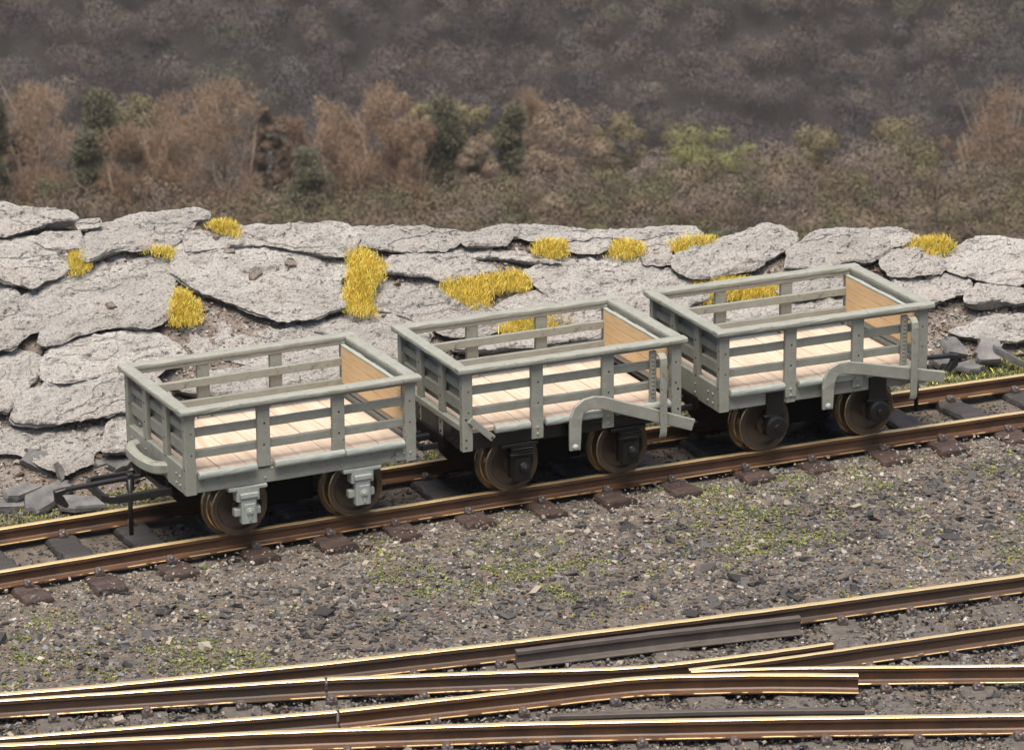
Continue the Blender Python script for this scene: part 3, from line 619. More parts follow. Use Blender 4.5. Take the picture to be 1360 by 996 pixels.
# ------------------------------------------------------------------ track
GA = .433
def curve_y(x): return -.0033*x*x
HEAD, FOOT, RH_ = .036, .068, .128
PROF = [(-.025, -.004, 0), (-.020, 0, 0), (.020, 0, 0), (.025, -.004, 0), (.027, -.030, 1), (.014, -.040, 1), (.013, -.098, 1), (.022, -.108, 1), (.060, -.115, 2), (.068, -.119, 1), (.068, -.128, 1), (-.068, -.128, 1), (-.068, -.119, 2), (-.060, -.115, 1), (-.022, -.108, 1), (-.013, -.098, 1), (-.014, -.040, 1), (-.027, -.030, 1)]
PM = [0, 0, 0, 1, 1, 1, 1, 1, 2, 1, 1, 1, 2, 1, 1, 1, 1, 1]
def rail(name, pts, parent, z=0.0, mats=None, step=.06, taper=None, label=None, prof=PROF):
    pts = np.asarray(pts, float); seg = np.linalg.norm(np.diff(pts, axis=0), axis=1); cum = np.concatenate([[0], np.cumsum(seg)])
    n = max(2, int(cum[-1]/step)); d = np.linspace(0, cum[-1], n+1); x = np.interp(d, cum, pts[:, 0]); y = np.interp(d, cum, pts[:, 1])
    if len(pts) > 2:   # soften the corners of the traced line
        for _ in range(6): x[1:-1] = (x[:-2]+2*x[1:-1]+x[2:])/4; y[1:-1] = (y[:-2]+2*y[1:-1]+y[2:])/4
    tx, ty = np.gradient(x), np.gradient(y); L = np.hypot(tx, ty); nx, ny = -ty/L, tx/L   # left normal
    V = []; k = len(prof)
    for i in range(n+1):
        s = 1.0 if taper is None else np.interp(d[i]/cum[-1], [0, 1], taper)
        for a, h, _ in prof: V.append((x[i]-nx[i]*a*s, y[i]-ny[i]*a*s, z+h*.89))
    V = np.array(V); V += .0012*np.stack([vnoise(V*9, 3), vnoise(V*9, 4), vnoise(V*9, 5)], 1)
    F = []; mi = []
    for i in range(n):
        for j in range(k): F.append((i*k+j, (i+1)*k+j, (i+1)*k+(j+1) % k, i*k+(j+1) % k)); mi.append(PM[j])
    me = bpy.data.meshes.new(name); caps = [list(range(k)), [n*k+j for j in range(k)][::-1]]
    me.from_pydata(V.tolist(), [], [list(f) for f in F]+caps)
    for m_ in (mats or [M['rail_head'], M['rail_side'], M['foot_edge']]): me.materials.append(m_)
    me.polygons.foreach_set('material_index', mi+[1, 1]); me.update()
    bm = bmesh.new(); bm.from_mesh(me); bmesh.ops.recalc_face_normals(bm, faces=bm.faces); bm.to_mesh(me); bm.free()
    o = bpy.data.objects.new(name, me); COL.objects.link(o)
    if parent: o.parent = parent
    if label: o['label'] = label
    return o
def sleeper_bm(L, w_, h_, m=None):
    b = MB(); b.bar((0, -L/2, -h_/2), (0, L/2, -h_/2), w_, h_, r=.034, seg=.055, jit=.017); return b
def chair_mesh(b, x, y, z, side, s=1.0):
    """a spike head and its lump beside the rail foot"""
    b.bar((x-.035*s, y, z), (x+.035*s, y, z), .055*s, .05*s, r=.016, seg=.03, jit=.005)
    b.bar((x, y+side*.01, z+.008), (x, y-side*.045*s, z+.022*s), .05*s, .03*s, r=.012, seg=.03, jit=.003)
    b.dome((x, y+side*.01, z+.02*s), (0, 0, 1), .022*s, .022*s)
main = tag(empty('narrow_gauge_track', (0, 0, 0)), 'straight rusty narrow gauge track under the three wagons', 'railway track')
xs = np.linspace(-14, 16, 120)
rail('rail', np.stack([xs, curve_y(xs)-GA], 1), main)
rail('rail', np.stack([xs, curve_y(xs)+GA], 1), main)
k = 0
for i in range(-8, 27):
    x = -2.63+.587*i
    if x < -6.5 or x > 12.4: continue
    b = sleeper_bm(1.56+random.uniform(-.07, .07), .235+random.uniform(-.015, .015), .10)
    dx = random.uniform(-.03, .03); yaw = random.uniform(-.04, .04)
    sp = b.build('sleeper', M['sleeper'], main); sp.location = (x+dx, curve_y(x)+.03*random.uniform(-1, 1), -.1145); sp.rotation_euler = (random.uniform(-.01, .01), random.uniform(-.02, .02), yaw)
    for yy, sd_ in ((-GA-.09, -1), (-GA+.09, 1), (GA-.09, -1), (GA+.09, 1)):
        c = MB(); chair_mesh(c, random.uniform(-.02, .02), yy-sp.location.y+curve_y(x), .012, sd_); c.build('rail_spike', M['chair'], sp)
to = tag(empty('railway_turnout', (0, -3.9, 0)), 'dark rusty turnout with golden rail heads crossing in the foreground', 'railway turnout')
def T(p): return [(a, b+3.9) for a, b in p]
DK = [M['rail_head'], M['rail_side_dark'], M['foot_edge']]
ZT = 0.0
PA = [(-9, -.9), (-6.2, -1.95), (-3.457, -2.682), (-2.9, -2.822), (-2.351, -2.925), (-1.789, -3.03), (-1.296, -3.125), (-.047, -3.316), (1.804, -3.545), (3.758, -3.734), (8, -4.05), (13, -4.3)]
PD = [(-9, -1.75), (-6, -2.72), (-3.722, -3.506), (-2.183, -4.035), (-.645, -4.62), (.874, -5.26), (2.376, -5.925), (7, -8.05), (12, -10.35)]
rail('stock_rail', T(PA), to, ZT, DK, label='dark sided far stock rail with a check rail in front')
rail('stock_rail', T(PD), to, ZT, label='rust brown near stock rail')
BJ, CJ = (-1.441, -3.375), (-1.586, -3.925)
rail('switch_blade', T([(-5.2, -2.345), (-3.485, -2.790), (-2.4, -3.10), BJ]), to, ZT, DK, taper=(.5, 1))
rail('switch_blade', T([(-5.2, -2.92), (-3.684, -3.405), (-2.602, -3.672), (-2.108, -3.80), CJ]), to, ZT, DK, taper=(.5, 1))
rail('wing_rail', T([(BJ[0]+.018, BJ[1]-.006), (-.278, -3.80), (.45, -4.085), (.80, -4.16), (1.417, -4.245), (1.896, -4.288)]), to, ZT, DK, taper=(1, .8))
rail('wing_rail', T([(CJ[0]+.018, CJ[1]-.004), (-.418, -4.125), (.30, -4.24), (.52, -4.29), (1.239, -4.59), (1.764, -4.865)]), to, ZT)
rail('frog_rail', T([(.80, -4.285), (1.352, -4.372), (3.251, -4.548), (8, -4.93), (13, -5.18)]), to, ZT, DK, taper=(.7, 1))
rail('frog_rail', T([(.80, -4.318), (1.293, -4.50), (2.842, -5.20), (7, -7.1), (12, -9.4)]), to, ZT, taper=(.7, 1))
CK = [M['check']]*3
rail('check_rail', T([(-.076, -3.44), (.9, -3.56), (1.955, -3.725)]), to, -.012, CK)
rail('check_rail', T([(-.361, -4.575), (.6, -4.955), (1.52, -5.375)]), to, -.008, CK)
yD = lambda x: np.interp(x, [p[0] for p in PD], [p[1] for p in PD]); yA = lambda x: np.interp(x, [p[0] for p in PA], [p[1] for p in PA])
for i in range(18):
    x = -4.35+.585*i
    f = math.tan(R(14)); x0 = x+.1
    y1 = yA(x0)+.42; y0 = yD(x0-.35)-.42; L = y1-y0; ym = (y0+y1)/2
    if x > 6.2: break
    b = sleeper_bm(L, .27, .10); sp = b.build('sleeper', M['sleeper_ash'], to)
    sp.location = (x0-.16, ym+3.9, -.138); sp.rotation_euler = (random.uniform(-.006, .006), random.uniform(-.02, .02), R(-14)+random.uniform(-.03, .03))
    ca, sa = math.cos(R(-14)), math.sin(R(-14))
    for line in (PA, PD, [(-3.485, -2.79), BJ, (-.278, -3.80), (.45, -4.085), (1.3, -4.5), (2.842, -5.2), (7, -7.1)], [(-3.684, -3.405), CJ, (-.418, -4.125), (.3, -4.24), (1.35, -4.372), (3.25, -4.548), (8, -4.93)]):
        # where the sleeper's centre line meets the rail, worked out in the sleeper's own frame
        lx = np.array([p[0] for p in line])-sp.location.x; ly = np.array([p[1] for p in line])+3.9-sp.location.y
        u = lx*ca+ly*sa; v = -lx*sa+ly*ca
        if u[0] < 0 < u[-1]:
            vy = float(np.interp(0, u, v)); c = MB(); chair_mesh(c, random.uniform(-.02, .02), vy-.105, .012, -1, 1.05); c.build('rail_spike', M['chair'], sp)

# ------------------------------------------------------------------ wagons
HL, HW = .912, .617            # outer faces of the corner posts
HR = 1.064                     # top of the top rail above the rail head
def wagon(pos, yaw, kind, label):
    L_ = empty('slate_wagon', pos, yaw); tag(L_, label, 'wagon', 'slatted slate wagons on the track')
    P, K = M['paint'], M['black']
    under = K if kind == 2 else P
    zb = .408
    # top rail: cap with a slat tucked under it
    b = MB(); cy, cx = HW-.012, HL-.012
    for s in (-1, 1):
        b.bar((-cx-.05, s*cy, HR-.022), (cx+.05, s*cy, HR-.022), .098, .044, r=.014, jit=.0035)
        b.bar((s*cx, -cy+.05, HR-.0235), (s*cx, cy-.05, HR-.0235), .098, .0435, r=.014, jit=.0035)
    b.build('top_rail', M['paint'], L_)
    b = MB()
    for s in (-1, 1):
        b.bar((-HL+.04, s*(HW-.035), HR-.055), (HL-.04, s*(HW-.035), HR-.055), .034, .036)
        b.bar((s*(HL-.035), -HW+.06, HR-.055), (s*(HL-.035), HW-.06, HR-.055), .034, .036)
    b.build('upper_slat', P, L_)
    # corner posts
    zc = zb
    for sx in (-1, 1):
        for sy in (-1, 1):
            b = MB(); b.bar((sx*(HL-.043), sy*(HW-.03), zc), (sx*(HL-.043), sy*(HW-.03), HR-.045), .06, .086, up=(1, 0, 0), r=.008)
            for z in (.875, .712): b.dome((sx*(HL-.05), sy*(HW-.001), z), (0, sy, 0), .0085, .003, 1)
            if kind == 2:
                for z in (.66, .50, .44): b.dome((sx*(HL-.03), sy*(HW-.001), z), (0, sy, 0), .011, .003, 1)
            for z in (.9, .76, .60, .47): b.dome((sx*(HL-.001), sy*(HW-.02), z), (sx, 0, 0), .008, .003, 1)
            b.build('corner_post', [P, M['hole']], L_)
    # side posts and slats
    px_ = (-HL+.616, -HL+1.205)
    zlow = .43 if kind == 2 else (.455 if kind == 3 else .545)
    for sy in (-1, 1):
        for x in px_:
            b = MB(); b.bar((x, sy*(HW-.022), zlow), (x, sy*(HW-.022), HR-.045), .044, .098, up=(1, 0, 0), r=.007)
            for z in (.875, .712): b.dome((x+random.uniform(-.004, .004), sy*(HW-.001), z), (0, sy, 0), .0095, .003, 1)
            if kind > 1:
                for z in (.52, .468): b.dome((x, sy*(HW-.001), z), (0, sy, 0), .014, .008, 0)
            b.build('side_post', [P, M['hole']], L_)
        for z in (.864, .702):
            b = MB(); b.bar((-HL+.07, sy*(HW-.058), z), (HL-.07, sy*(HW-.058), z), .034, .064, r=.006); b.build('side_slat', P, L_)
    # floor of planks across the wagon, their painted ends stand over the sole bar
    b = MB(); n = 8; wd = 2*(HL-.075)/n
    for i in range(n):
        x = -HL+.075+wd*(i+.5)
        b.bar((x, -HW+.03, .553), (x, HW-.03, .553), wd-.0045, .034+random.uniform(-.002, .002), r=.004, jit=.0012, seg=.3)
    fl = b.build('floor', M['wood_floor'], L_)
    segs = {1: ((-HL+.095, -.36), (-.225, .33), (.335, HL-.1)), 2: ((-HL+.26, -.36), (-.235, .235), (.35, HL-.1)), 3: ((-HL+.09, -.355), (-.235, .235), (.35, HL-.1))}[kind]
    for sy in (-1, 1):
        for x0, x1 in segs:
            b = MB(); b.bar((x0, sy*(HW+.002), .554), (x1, sy*(HW+.002), .554), .062, .056, r=.020, seg=.08, jit=.004)
            b.build('floor_edge', M['paint_light'], L_)
    # sole bars and headstocks
    for sy in (-1, 1):
        b = MB(); z1 = .53; z0 = zb+.006
        b.bar((-HL+.08, sy*(HW-.04), (z0+z1)/2), (HL-.08, sy*(HW-.04), (z0+z1)/2), .05, z1-z0, r=.008)
        if kind == 1:
            for x in np.linspace(-HL+.14, HL-.12, 14):
                b.dome((x, sy*(HW-.014), .50 if int(x*31) % 3 else .455), (0, sy, 0), .010, .007)
            b.bar((HL-.17, sy*(HW-.012), .46), (HL-.02, sy*(HW-.012), .46), .012, .08, r=.004)
            for x in (HL-.15, HL-.1, HL-.05): b.dome((x, sy*(HW-.004), .475), (0, sy, 0), .011, .01)
        if kind == 3:
            b.bar((-HL+.58, sy*(HW-.012), .46), (-HL+.66, sy*(HW-.012), .46), .010, .10, r=.004)
        b.build('sole_bar', under, L_)
    for sx in (-1, 1):
        b = MB(); hm = .51 if kind != 2 else .50
        b.bar((sx*(HL-.03), -HW+.055, (zb+.61)/2), (sx*(HL-.03), HW-.055, (zb+.61)/2), .056, .61-zb, r=.008)
        for y in (-.5, -.42, .42, .5, -.2, .2):
            for z in (.46, .53): b.dome((sx*(HL-.003), y, z), (sx, 0, 0), .013, .009)
        b.build('headstock', P if kind != 2 else K, L_)
        if kind == 2:
            b = MB(); b.bar((sx*(HL-.025), -HW+.06, .585), (sx*(HL-.025), HW-.06, .585), .06, .055, r=.01); b.build('end_sill', P, L_)
        # end: slats and two posts outside, boards inside
        for z, h in ((.885, .056), (.738, .088)):
            b = MB(); b.bar((sx*(HL-.045), -HW+.055, z), (sx*(HL-.045), HW-.055, z), .03, h, r=.006); b.build('end_slat', P, L_)
        for y in (-.205, .205):
            b = MB(); b.bar((sx*(HL-.018), y, .47 if kind != 2 else .43), (sx*(HL-.018), y, HR-.045), .034, .085, up=(0, 1, 0), r=.006)
            for z in (.885, .74, .6): b.dome((sx*(HL-.0005), y, z), (sx, 0, 0), .009, .003, 1)
            b.build('end_post', [P, M['hole']], L_)
        b = MB()
        for z0, z1 in ((.692, .791), (.793, .891), (.893, .985)):
            b.bar((sx*(HL-.083), -HW+.058, (z0+z1)/2), (sx*(HL-.083), HW-.058, (z0+z1)/2), .02, z1-z0, r=.004, jit=.001)
        b.build('end_boards', M['wood_end'], L_)
        b = MB(); b.bar((sx*(HL-.078), -HW+.058, .992), (sx*(HL-.078), HW-.058, .992), .034, .012, r=.003); b.build('board_capping', M['paint_light'], L_)
        b = MB(); b.bar((sx*(HL-.067), -HW+.06, .80), (sx*(HL-.067), HW-.06, .80), .008, .33, r=.002, jit=.0005); b.build('end_panel', P, L_)
    # wheels
    R_ = .222
    for wx in (-.455, .468):
        ws = MB(); ws.tube([(wx, -.57, R_), (wx, .57, R_)], .035, n=12); wo = ws.build('wheelset', K, L_)
        for s in (-1, 1):
            b = MB()
            b.lathe((wx, s*.40, R_), (0, s, 0), [(-.03, .04), (-.03, .258), (-.012, .262), (.004, .255), (.012, .232), (.022, .224), (.088, .218), (.094, .210), (.094, .176), (.082, .168), (.066, .160), (.060, .075), (.100, .066), (.106, .035), (.106, .001)], 0, 40, mats=[0, 1, 1, 0, 1, 1, 1, 0, 0, 0, 0, 0, 0, 0])
            b.build('wheel', [M['wheel'], M['tyre']], wo)
    # axle boxes
    for wx in (-.43, .475):
        for s in (-1, 1):
            b = MB(); y = s*(HW-.045)
            if kind == 1:
                b.bar((wx-.15, y, .398), (wx+.15, y, .398), .09, .03, r=.008)
                b.bar((wx, y, .30), (wx, y, .395), .09, .18, up=(1, 0, 0), r=.01)
                b.bar((wx, y+s*.02, .13), (wx, y+s*.02, .345), .075, .12, up=(1, 0, 0), r=.012)
                b.bar((wx, y+s*.035, .33), (wx, y+s*.035, .365), .07, .14, up=(1, 0, 0), r=.008)
                b.bar((wx-.105, y, .215), (wx+.10, y, .215), .06, .06, r=.01)
                b.bar((wx, y+s*.062, .135), (wx, y+s*.062, .285), .012, .085, up=(1, 0, 0), r=.004)
                b.lathe((wx, y+s*.066, .225), (0, s, 0), [(0, .032), (.008, .030), (.010, .016), (.018, .014), (.019, .001)], 0, 14)
                b.bar((wx, y+s*.07, .15), (wx, y+s*.07, .195), .01, .02, up=(1, 0, 0), r=.003)
                o = b.build('axle_box', M['paint_light'], L_)
            elif kind == 2:
                b.bar((wx-.16, y, .40), (wx+.14, y, .40), .08, .03, r=.008)
                b.bar((wx, y, .14), (wx, y, .40), .09, .17, up=(1, 0, 0), r=.02)
                for q, (z, w_) in enumerate(((.372, .18), (.352, .19), (.332, .20))): b.bar((wx-w_/2, y+s*.03, z), (wx+w_/2, y+s*.03, z), .07, .013, r=.004)
                b.bar((wx, y+s*.035, .12), (wx, y+s*.035, .30), .07, .15, up=(1, 0, 0), r=.045)
                b.dome((wx+.01, y+s*.068, .225), (0, s, 0), .045, .03, n=16); b.dome((wx+.01, y+s*.095, .225), (0, s, 0), .02, .014, n=10)
                o = b.build('axle_box', K, L_)
            else:
                b.bar((wx, s*(HW-.012), .33), (wx, s*(HW-.012), .525), .03, .155, up=(1, 0, 0), r=.008)
                b.bar((wx, y, .16), (wx, y, .36), .08, .13, up=(1, 0, 0), r=.012)
                b.lathe((wx, y-s*.02, .235), (0, s, 0), [(0, .075), (.075, .092), (.10, .090), (.108, .075), (.112, .03), (.128, .026), (.130, .001)], 0, 26)
                b.bar((wx-.095, y+s*.03, .325), (wx+.095, y+s*.03, .325), .05, .02, r=.006)
                o = b.build('axle_box', K, L_)
    # frame beams, plus a black block painting the shade between the wheels
    b = MB(); b.bar((-HL+.10, 0, .44), (HL-.10, 0, .44), .70, .09, r=.01); b.bar((-.21, 0, .26), (.22, 0, .26), .56, .30, r=.02); b.bar((-HL+.04, 0, .38), (HL-.04, 0, .38), .16, .06, r=.01)
    for s in (-1, 1): b.bar((s*HL-s*.05, -.25, .375), (s*HL-s*.05, .25, .375), .12, .11, r=.012)
    b.build('underframe_shade', M['under'], L_)
    if kind > 1:
        y = -(HW+.05); dz = .0 if kind == 2 else .015
        b = MB(); pts = [(-.015, .315), (-.012, .40), (-.010, .50), (-.004, .565), (.022, .625), (.075, .662), (.14, .668), (.22, .655), (.40, .588), (.60, .515), (.80, .44), (.98, .372)] if kind == 2 else \
              [(.0, .335), (.002, .42), (.004, .50), (.012, .57), (.04, .622), (.095, .648), (.17, .645), (.30, .622), (.50, .575), (.70, .53), (.88, .488), (1.03, .455)]
        b.ribbon([(a, y, z) for a, z in pts], .03, [.088, .096, .10, .102, .10, .098, .10, .10, .10, .098, .095, .092], (0, 1, 0), jit=.002)
        lv = b.build('brake_lever', P, L_)
        b = MB(); b.dome((pts[0][0], y-.015, pts[0][1]+.025), (0, -1, 0), .026, .02, n=12); b.build('pivot_bolt', M['paint_light'], lv)
        gx = .715 if kind == 2 else .745
        b = MB(); yo = -(HW+.085)
        b.ribbon([(gx, -HW+.0, .955), (gx, -HW-.04, .968), (gx, yo+.03, .962), (gx, yo+.006, .94), (gx, yo, .90), (gx, yo, .70), (gx, yo, .50), (gx, yo, .36), (gx, yo+.004, .335), (gx, yo+.018, .322)], .056, .02, (1, 0, 0), jit=.002)
        gd = b.build('lever_guide', P, L_)
        b = MB(); b.bar((gx-.045, -HW+.012, .45), (gx-.045, -HW+.012, .985), .03, .055, up=(1, 0, 0), r=.006)
        for z in np.arange(.50, .96, .032): b.dome((gx-.05, -HW-.004, z), (0, -1, 0), .007, .008)
        b.build('guide_strip', P, L_)
    if kind == 2:
        b = MB(); b.ribbon([(-HL+.06, -HW-.006, .655), (-HL+.16, -HW-.008, .565), (-HL+.245, -HW-.008, .487)], .016, .05, (0, 1, 0)); b.dome((-HL+.235, -HW-.016, .497), (0, -1, 0), .012, .006, 1); b.build('brace_strap', [P, M['hole']], L_)
    if kind == 1:
        b = MB(); N = 15; pts = []
        for i in range(N):
            a = math.pi*i/(N-1); pts.append((-HL-.105*math.sin(a)**.7, .085-.285*math.cos(a), .505))
        pts = [(-HL+.03, -.215, .505)]+pts+[(-HL+.03, .385, .505)]
        b.ribbon(pts, .085, .078, (0, 0, 1), jit=.002); b.build('buffer_loop', P, L_)
        b = MB(); b.lathe((-HL-.03, .085, .40), (0, 0, 1), [(0, .001), (0, .10), (.06, .13), (.066, .001)], 0, 16); b.build('buffer_block', K, L_)
    return L_
CPL = M['coupler']
def coupling(wg, sx, kind):
    """model coupling: a flat loop and a drop-nosed hook"""
    c = MB(); z = .335
    x0, x1 = HL-.03, HL+(.47 if kind == 1 else .30)
    yo = .24
    for s in (-1, 1): c.bar((sx*x0, s*yo, z), (sx*(x1-.06), s*yo, z), .035, .062, r=.008, jit=.0005)
    c.ribbon([(sx*(x1-.075), -yo, z), (sx*(x1-.03), -yo+.02, z), (sx*x1, -yo+.08, z), (sx*x1, 0, z), (sx*x1, yo-.08, z), (sx*(x1-.03), yo-.02, z), (sx*(x1-.075), yo, z)], .062, .034, (0, 0, 1), jit=.0005)
    c.bar((sx*(x0+.03), -yo, z+.008), (sx*(x0+.03), yo, z+.008), .05, .05, r=.008, jit=.0005)
    o = c.build('coupling_loop', CPL, wg)
    h = MB(); zz = z+.075
    h.bar((sx*(x0+.16), -.02, zz), (sx*(x1+.27), -.02, zz-.02), .045, .032, r=.008, jit=.0005)
    h.ribbon([(sx*(x1+.245), -.02, zz-.02), (sx*(x1+.30), -.02, zz-.035), (sx*(x1+.29), -.02, zz-.085), (sx*(x1+.235), -.02, zz-.145)], .05, [.035, .07, .075, .03], (0, 1, 0), jit=.0005)
    h.bar((sx*(x0+.24), -.02, zz-.10), (sx*(x0+.24), -.02, zz+.03), .05, .05, up=(1, 0, 0), r=.006, jit=.0005)
    h.tube([(sx*(x0+.26), -.06, zz), (sx*(x0+.26), -.06, -.02)], .018, n=8)
    h.build('coupling_hook', CPL, wg)
w1 = wagon((-.486, curve_y(-.486)-.012, 0), .0144, 1, 'front slatted grey wagon with grey axle boxes and a loop on its left end')
w2 = wagon((1.726, curve_y(1.726)+.006, 0), -.0068, 2, 'middle slatted grey wagon with black under frame and a cranked brake lever')
w3 = wagon((3.886, curve_y(3.886)+.03, 0), -.0174, 3, 'rear slatted grey wagon with black axle boxes on grey sole bars')
coupling(w1, -1, 1); coupling(w3, 1, 3)
def link(wg, sx):
    b = MB(); b.bar((sx*(HL-.05), 0, .36), (sx*(HL+.20), 0, .35), .05, .05, r=.01); b.bar((sx*(HL-.02), -.16, .33), (sx*(HL+.14), -.16, .33), .03, .05, r=.01); b.bar((sx*(HL-.02), .16, .33), (sx*(HL+.14), .16, .33), .03, .05, r=.01); b.bar((sx*(HL+.14), -.16, .33), (sx*(HL+.14), .16, .33), .03, .05, r=.01); b.build('coupling_loop', CPL, wg)
link(w1, 1); link(w2, -1); link(w2, 1); link(w3, -1)

# ------------------------------------------------------------------ trees in the valley
def leafmat(name, c, rand=.12): return mat(name, c, rough=.95, rand=rand, spec=.1)
TM = {'birch': leafmat('bare_birch_twigs', (.265, .187, .13)), 'olive': leafmat('olive_brown_twigs', (.17, .145, .088)), 'pine': leafmat('dark_pine_needles', (.125, .122, .082)),
      'dark': leafmat('dark_brown_twigs', (.14, .10, .075)), 'green': leafmat('yellow_green_foliage', (.20, .20, .09)), 'tan': leafmat('tan_twigs', (.20, .153, .11)), 'grey': leafmat('grey_brown_twigs', (.165, .132, .11))}
BM = [leafmat('thicket_grey', (.150, .120, .098), 0), leafmat('thicket_dark', (.108, .080, .060), 0), leafmat('thicket_olive', (.132, .116, .070), 0), leafmat('thicket_green', (.085, .090, .054), 0), leafmat('thicket_tan', (.205, .158, .115), 0)]  # mostly darker than the tree colours, painting in the thicket's own shade
TRUNK = mat('pale_bark', (.27, .21, .16), (.17, .13, .10), rough=.9, scale=2)
TRUNK_D = mat('dark_bark', (.05, .04, .032), rough=.9)
def twigs(C, R3, n, rng, ln=(.35, .8), wd=.05, up=.6):
    """thin twig faces spread through an ellipsoid round C, fanning outward and up"""
    d = rng.normal(0, 1, (n, 3)); d /= np.linalg.norm(d, axis=1)[:, None]
    rr = rng.random(n)**.45; Q = d*rr[:, None]
    P = C+Q*R3; dr = Q*.6+np.array([0, 0, up])+rng.normal(0, .55, (n, 3)); dr /= np.linalg.norm(dr, axis=1)[:, None]
    L = rng.uniform(*ln, n)[:, None]; sd_ = np.cross(dr, rng.normal(0, 1, (n, 3))); sd_ /= np.linalg.norm(sd_, axis=1)[:, None]; sd_ = sd_*wd*rng.uniform(.5, 1.3, n)[:, None]
    return np.stack([P-sd_, P+sd_, P+dr*L+sd_*.4, P+dr*L-sd_*.4], 1).reshape(-1, 3)
def leaves(C, R3, n, rng, sz):
    """leaf sprays lying on a lumpy shell round C"""
    d = rng.normal(0, 1, (n, 3)); d[:, 2] = np.abs(d[:, 2])*.9-.25*rng.random(n); d /= np.linalg.norm(d, axis=1)[:, None]
    lump = 1+.28*vnoise(d*2.2+C*3.1, 5); P = C+d*R3*(lump*rng.uniform(.72, 1.05, n))[:, None]
    nn = d+rng.normal(0, .2, (n, 3)); nn /= np.linalg.norm(nn, axis=1)[:, None]
    a = np.cross(nn, rng.normal(0, 1, (n, 3))); a /= np.linalg.norm(a, axis=1)[:, None]; b = np.cross(nn, a)
    s1 = (sz*rng.uniform(.5, 1.4, n))[:, None]; a = a*s1; b = b*s1*.55
    return np.stack([P-a-b*.4, P-a*.3+b, P+a+b*.3, P+a*.2-b], 1).reshape(-1, 3)
def quads(V): return np.arange(len(V)).reshape(-1, 4)
PXM = lambda D: FPX/(D/math.cos(EL-.05))
def tree(u, vtop, wpx, D, kind, label, name='birch_tree', shape='round'):
    rng = np.random.default_rng(int(u*13+vtop*7+D))
    base = at_depth(u, 310, D); zb = terr_z(D); top = at_depth(u, vtop, D)
    H = top[2]-zb; wm = wpx/FPX*D*1.03; o = empty(name, (base[0], base[1], zb)); tag(o, label, 'tree', 'trees in the valley wood')
    V = []
    hv = (310-vtop)/FPX*D*1.05            # the part of the tree that shows over the bank
    if name in ('bare_tree', 'leafy_tree'):
        for i in range(32):
            a = rng.uniform(0, 6.28); t = rng.random()**.8; z = H-hv*(.10+.8*t); prof = math.sqrt(max(.08, 1-((t-.5)/.62)**2)); q = rng.random()**.5
            r_ = wm*.5*prof*q*.8; e = wm*rng.uniform(.13, .22)
            V.append(leaves(np.array([math.cos(a)*r_, math.sin(a)*r_, z]), np.array([e, e, e*rng.uniform(.7, 1.2)]), 420, rng, .075))
            V.append(twigs(np.array([math.cos(a)*r_, math.sin(a)*r_, z]), np.array([e, e, e]), 120, rng, (.12, .35), .014, .7))
        ntr, TR = 6, TRUNK
    elif shape == 'pine':
        for i in range(30):
            t = rng.random(); z = H-hv*(.03+.95*t); r_ = wm*.5*(.30+.70*min(1, t*1.7))*(1 if t < .75 else .8); a = rng.uniform(0, 6.28); q = rng.random()**.6*.75
            V.append(twigs(np.array([math.cos(a)*r_*q, math.sin(a)*r_*q, z]), np.array([wm*.23, wm*.23, hv*.075]), 560, rng, (.1, .3), .034, .3))
        ntr, TR = 2, TRUNK_D
    else:
        for i in range(40):
            a = rng.uniform(0, 6.28); t = rng.random()**.8; z = H-hv*(.06+.86*t)
            prof = math.sqrt(max(.06, 1-((t-.45)/.62)**2)) if shape == 'round' else (.25+.75*math.sin(min(1, .25+t)*math.pi/1.3))
            q = rng.random()**.5; r_ = wm*.5*prof*q*.82
            V.append(twigs(np.array([math.cos(a)*r_, math.sin(a)*r_, z]), np.array([wm*.15, wm*.15, hv*.11])*rng.uniform(.6, 1.3), 420, rng, (.14, .42), .0145, .7))
        # fine plume at the very top
        V.append(twigs(np.array([0, 0, H-hv*.10]), np.array([wm*.20, wm*.20, hv*.09]), 520, rng, (.15, .45), .013, 1.0))
        ntr, TR = 7, TRUNK
    V = np.concatenate(V); mesh_np('crown', V, quads(V), TM[kind], o)
    b = MB(); hh = H*.9 if name == 'birch_tree' else H-hv*.5
    b.tube([(0, 0, -.5), (rng.normal(0, .1), 0, hh*.4), (rng.normal(0, .2), rng.normal(0, .2), hh*.75), (rng.normal(0, .3), 0, hh)], [.15, .12, .07, .02], n=6)
    for i in range(ntr):
        z0 = H-hv*rng.uniform(.45, 1.0); a = rng.uniform(0, 6.28); L = wm*rng.uniform(.25, .48)
        k_ = 2.0 if name == 'birch_tree' else .7; b.tube([(0, 0, z0), (math.cos(a)*L*.5, math.sin(a)*L*.5, z0+L*.45*k_), (math.cos(a)*L, math.sin(a)*L, z0+L*k_)], [.05, .035, .012], n=5)
    if name == 'birch_tree':
        for i in range(5):
            a = rng.uniform(0, 6.28); q = wm*rng.uniform(.22, .46); x, y = math.cos(a)*q, math.sin(a)*q; z1 = H-hv*rng.uniform(.25, .55); z0 = H-hv*rng.uniform(.85, 1.05)
            b.tube([(x*.15, y*.15, z0-3), (x*.55, y*.55, z0), (x*.8, y*.8, (z0+z1)/2+.2), (x*1.05, y*1.05, z1)], [.09, .075, .055, .02], n=5)
    b.build('trunk', TR, o)
